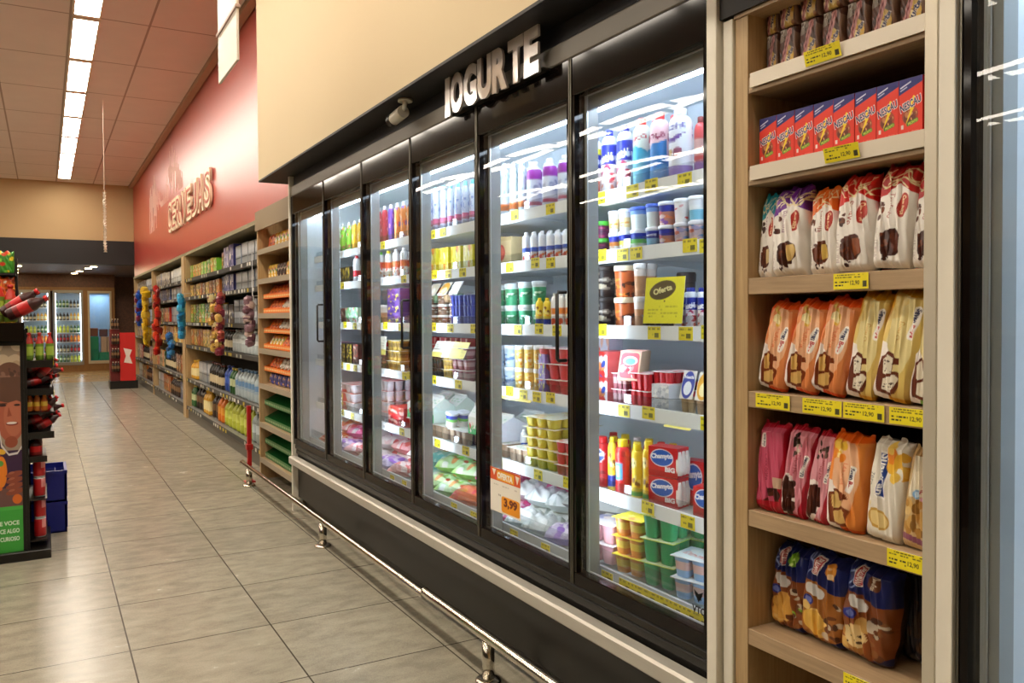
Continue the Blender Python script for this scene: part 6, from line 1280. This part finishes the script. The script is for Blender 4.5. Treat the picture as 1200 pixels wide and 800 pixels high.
wp('cord', MB().tube([(hx, hy, 3.12), (hx, hy, CEIL_Z)], .004, 6), mat('cord_white', '#d8c8b4', .5), ch)
tw = MB()
for i in range(26):
    z = 3.12 - i * .031; an = i * .7; dx_, dy_ = .03 * math.cos(an), .03 * math.sin(an); tw.add([(hx - dx_, hy - dy_, z), (hx + dx_, hy + dy_, z), (hx + dy_ * .9, hy - dx_ * .9, z - .031), (hx - dy_ * .9, hy + dx_ * .9, z - .031)], [(0, 1, 2, 3)], (1, 1, 1)); tw.box(hx - .01, hx + .01, hy - .01, hy + .01, z - .026, z)
wp('twist', tw, mat('twist_white', '#e0d6c4', .4), ch)

# ================================================================== LEFT DRINKS DISPLAY
root = wthing('drinks_display_stand', 'black end-cap drinks stand with a poster and bottles, at the left edge', 'display stand', (-.3, 5.5, 0))
Lp = lambda n_, mb, M, sub=None, label=None: wp(n_, mb, M, root, sub, label)
Lp('base_tray', MB().box(-.9, .012, 5.27, 5.85, 0, .055, b=.004), BLACK); Lp('front_panel', MB().box(-.9, -.115, 5.31, 5.33, .055, 1.36), BLACK); Lp('header', MB().box(-.9, -.105, 5.25, 5.34, 1.285, 1.40, b=.006), BLACKGLOSS)
Lp('rear_panel', MB().box(-.9, -.10, 5.83, 5.85, .055, 1.36), BLACK); Lp('spine', MB().box(-.36, -.33, 5.33, 5.83, .055, 1.36), BLACK)
for y in (5.32, 5.83): Lp('upright', MB().box(-.12, -.098, y, y + .02, .05, 1.36), BLACK)
for z in (.10, .58, .72, .99, 1.17): Lp('shelf', MB().box(-.33, .04 if z > .7 else -.005, 5.34, 5.83, z - .01, z), BLACK)
for z in (.99, 1.17): Lp('lip', MB().box(.036, .04, 5.34, 5.83, z, z + .025), BLACK)


for a_, b_, c_ in ((.04, 1.13, 1.172), (.04, .965, 1.005), (.04, .705, .745), (0, .565, .60)): Lp('bin_front', MB().box(-.115, a_, 5.335, 5.345, b_, c_), BLACK)
Lp('bin_back', MB().box(-.115, .03, 5.815, 5.83, .70, 1.17), BLACK); Lp('shelf', MB().box(-.33, .04, 5.34, 5.83, .852, .86), BLACK)
pc = Canvas(260, 560, '#a08c76')
pc.blobs(.5, 0, 1, .2, 24, .06, ['#c8b294', '#b59a7c', '#d0bc9c', '#a88c70'], 3)
pc.ell(.90, .19, .17, .24, '#6b4634').blobs(.76, .11, 1, .24, 40, .02, ['#7a5440', '#5a3a2a', '#8a6450', '#4c3024'], 5)
pc.ell(.905, .335, .135, .27, '#a8583e').ell(.93, .34, .09, .20, '#b5674a').poly([(.76, .22), (.80, .262), (.88, .272), (.96, .262), (1, .27), (1, .15), (.78, .15)], '#5e3d2c')
pc.ell(.832, .284, .035, .012, '#2e1812').ell(.832, .276, .045, .008, '#3c2018').ell(.965, .284, .03, .012, '#2e1812').poly([(.885, .29), (.915, .335), (.87, .338)], '#93482f').ell(.915, .372, .058, .020, '#7c2a20').ell(.912, .369, .048, .012, '#e8dcd0')
pc.poly([(.6, .46), (.80, .44), (.86, .50), (1, .50), (1, .70), (.6, .70)], '#3a1c3c').poly([(.80, .40), (.82, .47), (.88, .515), (.96, .51), (1, .48), (1, .49), (.96, .52), (.88, .525), (.81, .48), (.79, .40)], '#d8d0cc').ell(.905, .46, .06, .06, '#94492f')
pc.rect(.6, .68, 1, .78, '#6e4a44').blobs(.70, .50, .84, .68, 16, .035, ['#e06a1c', '#c8401c', '#f09a2a', '#a82418', '#e8b030'], 6).ell(.81, .60, .05, .16, '#e8801e').ell(.80, .56, .03, .03, '#5a9a40')
for q in range(4): pc.ell(.93, .615 + q * .028, .085, .030, '#8e4630', -12).ell(.90, .608 + q * .028, .03, .012, '#a86044', -12)
pc.ell(.95, .735, .045, .05, '#d86a20').rect(0, .775, 1, 1, '#3fa13a').ell(.8, .777, .4, .02, '#4ab042')
for i, t_ in enumerate(('E VOCE', 'CE ALGO', 'CURIOSO')): pc.text(t_, .875, .848 + i * .038, .18, .045, '#dfeed8', 0, .03)
pw_ = .55
mbp = carton(pw_, 1.225, .004, pc, '#2a2a2a'); o = Lp('poster', mbp, PRINT_PAPER, label='printed poster of a smiling child above a green text band'); o.location = Vector((-.132 - pw_ / 2, 5.306, .04)) - Vector(root.location)
farbottle('cola', .035, .22, fb('#3a1410', (0, .4, 1, .72, '#c01c1c')), '#d02020', .38, .62); farbottle('cola_l', .048, .31, fb('#3a1410', (0, .4, 1, .72, '#c01c1c')), '#d02020', .34, .64)
farbottle('fanta', .035, .22, fb('#b8601c', (0, .4, 1, .7, '#d8b03a')), '#d88a1e', .38, .62); farbottle('limeb', .04, .24, fb('#6a8a2a', (0, 0, 1, .4, '#b82a1c'), (0, .45, 1, .8, '#a8c04a')), '#b8241c', .36, .6)
can = MB().lathe([(.028, 0), (.033, .008), (.033, .06), (.033, .112), (.028, .12)], 20, cfun=lambda t, z, i: srgb('#c9c9c6') if i in (0, 3) else (srgb('#b81c20') if not (i == 2 and math.sin(t * 2) > .4) else srgb('#d88a84'))); P['can'] = (one('can', can, PRINT_PLASTIC), .066, .12)
Lw = 'left drinks stand'
for zi, z in enumerate((.10, .22)):
    for i in range(4): put('can', 'drink_can', ['lower', 'upper'][zi] + ' red drink can', 'can', 'lowest shelf, ' + Lw, -.045, 5.42 + i * .1, z, .118, None, None)
for zi, z in enumerate((.58,)):
    for i in range(4): put('can', 'drink_can', 'red drink can', 'can', 'middle shelf, ' + Lw, -.045, 5.42 + i * .1, .345 + .0, .118, None, None)
Lp('shelf', MB().box(-.33, -.005, 5.34, 5.83, .335, .344), BLACK)
for i in range(4): put('can', 'drink_can', 'upper red drink can', 'can', 'middle shelf, ' + Lw, -.045, 5.42 + i * .1, .465, .11, None, None)
for i in range(5): put('cola', 'drink_bottle', 'red labelled cola bottle', 'bottle', 'lower bottle shelf, ' + Lw, -.06, 5.40 + i * .09, .583, .13, None, None)
for lvl, z in enumerate((.73, 1.0)):
    for i in range(5):
        for j in range(3):
            R = random.Random(i * 7 + j + lvl)
            put('cola', 'drink_bottle', f'{["lower", "middle", "upper"][j]} lying cola bottle', 'bottle', f'{["lower", "upper"][lvl]} bin, {Lw}', -.10 + R.uniform(-.02, .06), 5.41 + i * .085, z + .03 + j * .04, .15, .052, None, rz=math.pi / 2 + R.uniform(-.5, .5), rx=1.1 + R.uniform(-.4, .4), ry=R.uniform(-.3, .3))
for i in range(6): put('fanta', 'drink_bottle', 'amber yellow-labelled bottle', 'bottle', 'upper bin, ' + Lw, -.09 + .04 * (i % 3), 5.40 + .12 * (i // 3), .865, .10, .04, None)
for i in range(3):
    for j in range(2): put('limeb', 'drink_bottle', 'red and lime bottle, ' + ['front', 'rear'][j] + ' row', 'bottle', 'topmost shelf, ' + Lw, -.085 + .055 * i, 5.40 + j * .12, 1.172, .165, .046, None)
Lp('price_rail', MB().box(.041, .044, 5.36, 5.5, 1.14, 1.165), mat('yellow_rail_label', '#d8b81e', .4)); Lp('price_rail', MB().box(.041, .044, 5.36, 5.5, .955, .98), mat('yellow_rail_label'))
for i in range(4): put('cola_l', 'drink_bottle', ['nearest', 'second', 'third', 'rear'][i] + ' large red bottle lying on top', 'bottle', 'roof of the ' + Lw, -.19 - .03 * (i % 2), 5.36 + i * .13, 1.44 + .015 * (i % 2), .24, .075, None, rz=-.25, ry=.95 if i % 2 else 1.1)
for i in range(3): put('limeb', 'drink_bottle', 'red and green bottle standing on top', 'bottle', 'roof of the ' + Lw, -.33 + .07 * i, 5.80, 1.40, .30 - .03 * i, None, None)
# taller shelf of colourful snacks behind it
root2 = wthing('snack_gondola', 'tall dark end shelf of colourful snack bags far behind the drinks stand', 'shelf', (-.7, 9.3, 0))
wp('carcass', MB().box(-1.5, -.24, 9.4, 9.5, 0, 2.05), BLACK, root2)
for j, z in enumerate((.2, .7, 1.2, 1.62, 1.88)):
    wp('shelf', MB().box(-1.5, -.25, 9.1, 9.4, z - .02, z), BLACK, root2)
    for i in range(8): put(['sn_or', 'sn_ye', 'sn_br', 'greenbag'][(i + j) % 4] if not (j > 2 and i > 6) else ['greenbag', 'sn_or'][j % 2], 'snack_bag', 'bright snack bag', 'snack pack', f'{["lowest", "second", "third", "fourth", "top"][j]} shelf of the far end gondola', -1.38 + i * .15, 9.2, z, .22, .14, None, rz=0)
# blue crates
def crate(x, y, z, label):
    r = wthing('bottle_crate', label, 'crate', (x, y, z), 'blue plastic crates'); M_ = mat('crate_blue', '#141f78', .4)
    a = MB(); w_, d_, h_ = .13, .36, .205
    a.box(x - w_, x + w_, y - d_ / 2, y - d_ / 2 + .012, z, z + h_).box(x - w_, x + w_, y + d_ / 2 - .012, y + d_ / 2, z, z + h_).box(x - w_, x - w_ + .012, y - d_ / 2, y + d_ / 2, z, z + h_).box(x + w_ - .012, x + w_, y - d_ / 2, y + d_ / 2, z, z + h_).box(x - w_, x + w_, y - d_ / 2, y + d_ / 2, z, z + .01)
    a.box(x - w_ - .006, x + w_ + .006, y - d_ / 2 - .006, y - d_ / 2, z + h_ - .02, z + h_).box(x + w_, x + w_ + .006, y - d_ / 2, y + d_ / 2, z + h_ - .02, z + h_)
    for i in range(5): a.box(x + w_, x + w_ + .005, y - d_ / 2 + .05 + i * .065, y - d_ / 2 + .065 + i * .065, z + .02, z + h_ - .02)
    for i in range(3): a.box(x - w_ + .04 + i * .08, x - w_ + .055 + i * .08, y - d_ / 2 - .005, y - d_ / 2, z + .02, z + h_ - .02)
    wp('crate_body', a, M_, r); g = MB()
    for i in range(1, 5): g.box(x - w_ + .012, x + w_ - .012, y - d_ / 2 + i * d_ / 5 - .002, y - d_ / 2 + i * d_ / 5 + .002, z + .01, z + h_ - .03)
    for i in range(1, 4): g.box(x - w_ + i * w_ / 2 - .002, x - w_ + i * w_ / 2 + .002, y - d_ / 2 + .012, y + d_ / 2 - .012, z + .01, z + h_ - .03)
    wp('divider', g, M_, r)
crate(-.02, 6.05, 0, 'lower dark blue plastic crate standing behind the drinks stand'); crate(-.02, 6.05, .207, 'upper dark blue plastic crate stacked behind the drinks stand')

# ================================================================== FAR COOLERS
def farcooler(x0, x1, label, yy=23.5):
    r = wthing('beverage_cooler', label, 'display cooler', ((x0 + x1) / 2, yy, 0), 'far beverage coolers')
    wp('frame', MB().box(x0, x1, yy - .03, yy + .02, 2.10, 2.18).box(x0, x1, yy - .03, yy + .02, .18, .26).box(x0, x0 + .05, yy - .03, yy + .02, .26, 2.1).box(x1 - .05, x1, yy - .03, yy + .02, .26, 2.1), mat('cooler_frame', '#8f8a80', .35, .5), r)
    wp('liner', MB().box(x0, x1, yy + .5, yy + .52, .2, 2.2), mat('blue_white_liner', '#c4d4e0', .6), r)
    wp('light_tube', MB().box(x0 + .055, x0 + .07, yy + .03, yy + .05, .3, 2.1), mat('far_led', '#ffffff', .4, emit=('#d8ecff', 10)), r); wp('light_tube', MB().box(x1 - .07, x1 - .055, yy + .03, yy + .05, .3, 2.1), mat('far_led'), r)
    wp('glass_pane', MB().box(x0 + .05, x1 - .05, yy - .005, yy, .26, 2.1), GLASS, r)
    zz = [1.72, 1.38, 1.05, .80, .52, .26]
    for i, z in enumerate(zz):
        wp('shelf', MB().box(x0 + .05, x1 - .05, yy + .06, yy + .48, z - .02, z), WIRE, r); n = int((x1 - x0 - .12) / .085)
        for j in range(n):
            kk = [['greenb', 'wine'], ['wine', 'juice_y'], ['soda_yg', 'greenb'], ['cola', 'soda_or'], ['wine', 'cola'], ['greenb', 'soda_yg']][i][(j * 2 // n)]
            put(kk, 'drink_bottle', {'greenb': 'green', 'wine': 'dark', 'juice_y': 'amber', 'soda_yg': 'lime', 'cola': 'red labelled', 'soda_or': 'orange'}[kk] + ' bottle', 'bottle', f'{ordn(i)} shelf of the {label.split(" far")[0].split("glass door ")[-1]}', x0 + .09 + j * .085, yy + .12, z, .2, .07, None, rz=0, group='bottles in the far coolers')
farcooler(-.58, .14, 'lit glass door left beverage cooler far at the end'); farcooler(.20, .92, 'lit glass door right beverage cooler far at the end')
r = wthing('cold_room_window', 'pale blue cold room window with stacked crates behind, at the far end', 'window', (1.33, 23.5, 0))
wp('frame', MB().box(1.03, 1.08, 23.47, 23.52, .2, 2.16).box(1.57, 1.62, 23.47, 23.52, .2, 2.16).box(1.08, 1.57, 23.47, 23.52, 2.10, 2.16).box(1.08, 1.57, 23.47, 23.52, .2, .28), mat('window_frame_beige', '#b8a88c', .4), r); wp('glass_pane', MB().box(1.08, 1.57, 23.49, 23.495, .28, 2.10), GLASS, r)
wp('room_wall', MB().box(.95, 1.7, 24.2, 24.22, 0, 2.2), mat('cold_room_blue', '#8fb0d0', .7), r)
cl = bpy.data.lights.new('cold_room_light', 'AREA'); cl.energy = 9; cl.size = .5; cl.color = (.75, .88, 1); co = bpy.data.objects.new('cold_room_light', cl); COL.objects.link(co); co.location = (1.33, 23.85, 2.1)
for i, (x, z, w_, h_, cc) in enumerate(((1.17, .28, .24, .3, '#1a8a6c'), (1.17, .58, .24, .35, '#16906a'), (1.435, .28, .27, .22, '#1a8a6c'), (1.42, .5, .13, .42, '#c8a894'), (1.54, .5, .08, .42, '#b89c88'), (1.18, .94, .2, .22, '#7a4a3a'), (1.42, .93, .2, .2, '#5a4050'))):
    mb = MB().box(x - w_ / 2, x + w_ / 2, 23.6, 23.85, z, z + h_, b=.01).box(x - w_ / 2 - .005, x + w_ / 2 + .005, 23.595, 23.6, z + h_ * .8, z + h_ * .9)
    o = build('storage_crate', mb, mat('crate_' + cc[1:], cc, .5)); tag(o, ['lower green', 'upper green', 'wide green', 'tall beige', 'narrow beige', 'brown', 'dark mauve'][i] + ' crate behind the far cold room window', 'crate', 'cold room crates')

# ================================================================== RIGHT-HAND COOLER CONTENTS
for i, (z, py_) in enumerate(((1.52, 220), (1.26, 505), (.93, 680))):
    r = wthing('wire_basket', f'white wire basket hanging in the right hand cooler, {["upper", "middle", "lower"][i]} one', 'basket', (1.9, .70, z), 'wire baskets in the right cooler')
    mb = MB(); x0, x1, y0, y1 = 1.80, 2.2, .40, .80
    for q in range(9): y = y0 + (y1 - y0) * q / 8; mb.tube([(x0, y, z + .12), (x0, y, z), (x1, y, z), (x1, y, z + .12)], .0022, 6)
    for q in (0, .05, .10, .12): mb.tube([(x0, y0, z + q), (x0, y1, z + q), (x1, y1, z + q), (x1, y0, z + q), (x0, y0, z + q)], .003, 6)
    wp('wire_frame', mb, WIRE, r)
    c = Canvas(30, 20, '#efe6e2').blobs(0, 0, 1, 1, 14, .1, ['#b83a3a', '#f4f0ee', '#d8a8a0'], 3); P['rbag'] = (pillow(.14, .2, .07, c, '#e4dcd8', 5), .2, .07)
    for q in range(2): put('rbag', 'food_bag', ['front', 'rear'][q] + ' white and red food bag', 'bag', ['upper', 'middle', 'lower'][i] + ' wire basket of the right cooler', 1.93 + .14 * q, .66 - .1 * q, z + .006, None, .2, None, rz=-.1)

# ================================================================== labels
from collections import defaultdict
G = defaultdict(list)
for o, d, pl, key in PEND: G[(d, pl)].append((key, o))
for (d, pl), L in G.items():
    L.sort(key=lambda q: q[0]); cols = []
    for key, o in L:
        if cols and abs(cols[-1][0] - key[0]) < .012: cols[-1][1].append((key[1], key[2], o))
        else: cols.append((key[0], [(key[1], key[2], o)]))
    for i, (_, C) in enumerate(cols):
        C.sort(key=lambda q: (q[0], q[1])); flat = max(q[0] for q in C) - min(q[0] for q in C) < .02
        for j, (z_, x_, o) in enumerate(C):
            bits = ([f'{ordn(i)} from left'] if len(cols) > 1 else []) + ([f'{ordn(j)} from {"front" if flat else "bottom"}'] if len(C) > 1 else [])
            s_ = ', '.join([d] + bits + [pl])
            for a_, b_ in ((' in second row', ' behind'), (' bottom of stack', ' below'), (' top of stack', ' above'), (' wrapped', ''), (' before red trays', ''), (' at the back', ' rear'), (' at the right', ' right'), ('cup tray with ', 'tray, '), (' labelled', ''), (', bottom deck', ', deck'), (' lower layer', ' below'), (' upper layer', ' above'), ('second row', 'row two'), ('grey tray left stack', 'grey tray, left'), ('grey tray right stack', 'grey tray, right'), (' nearest cooler', ' cooler')):
                if len(s_.split()) > 16: s_ = s_.replace(a_, b_)
            o['label'] = s_
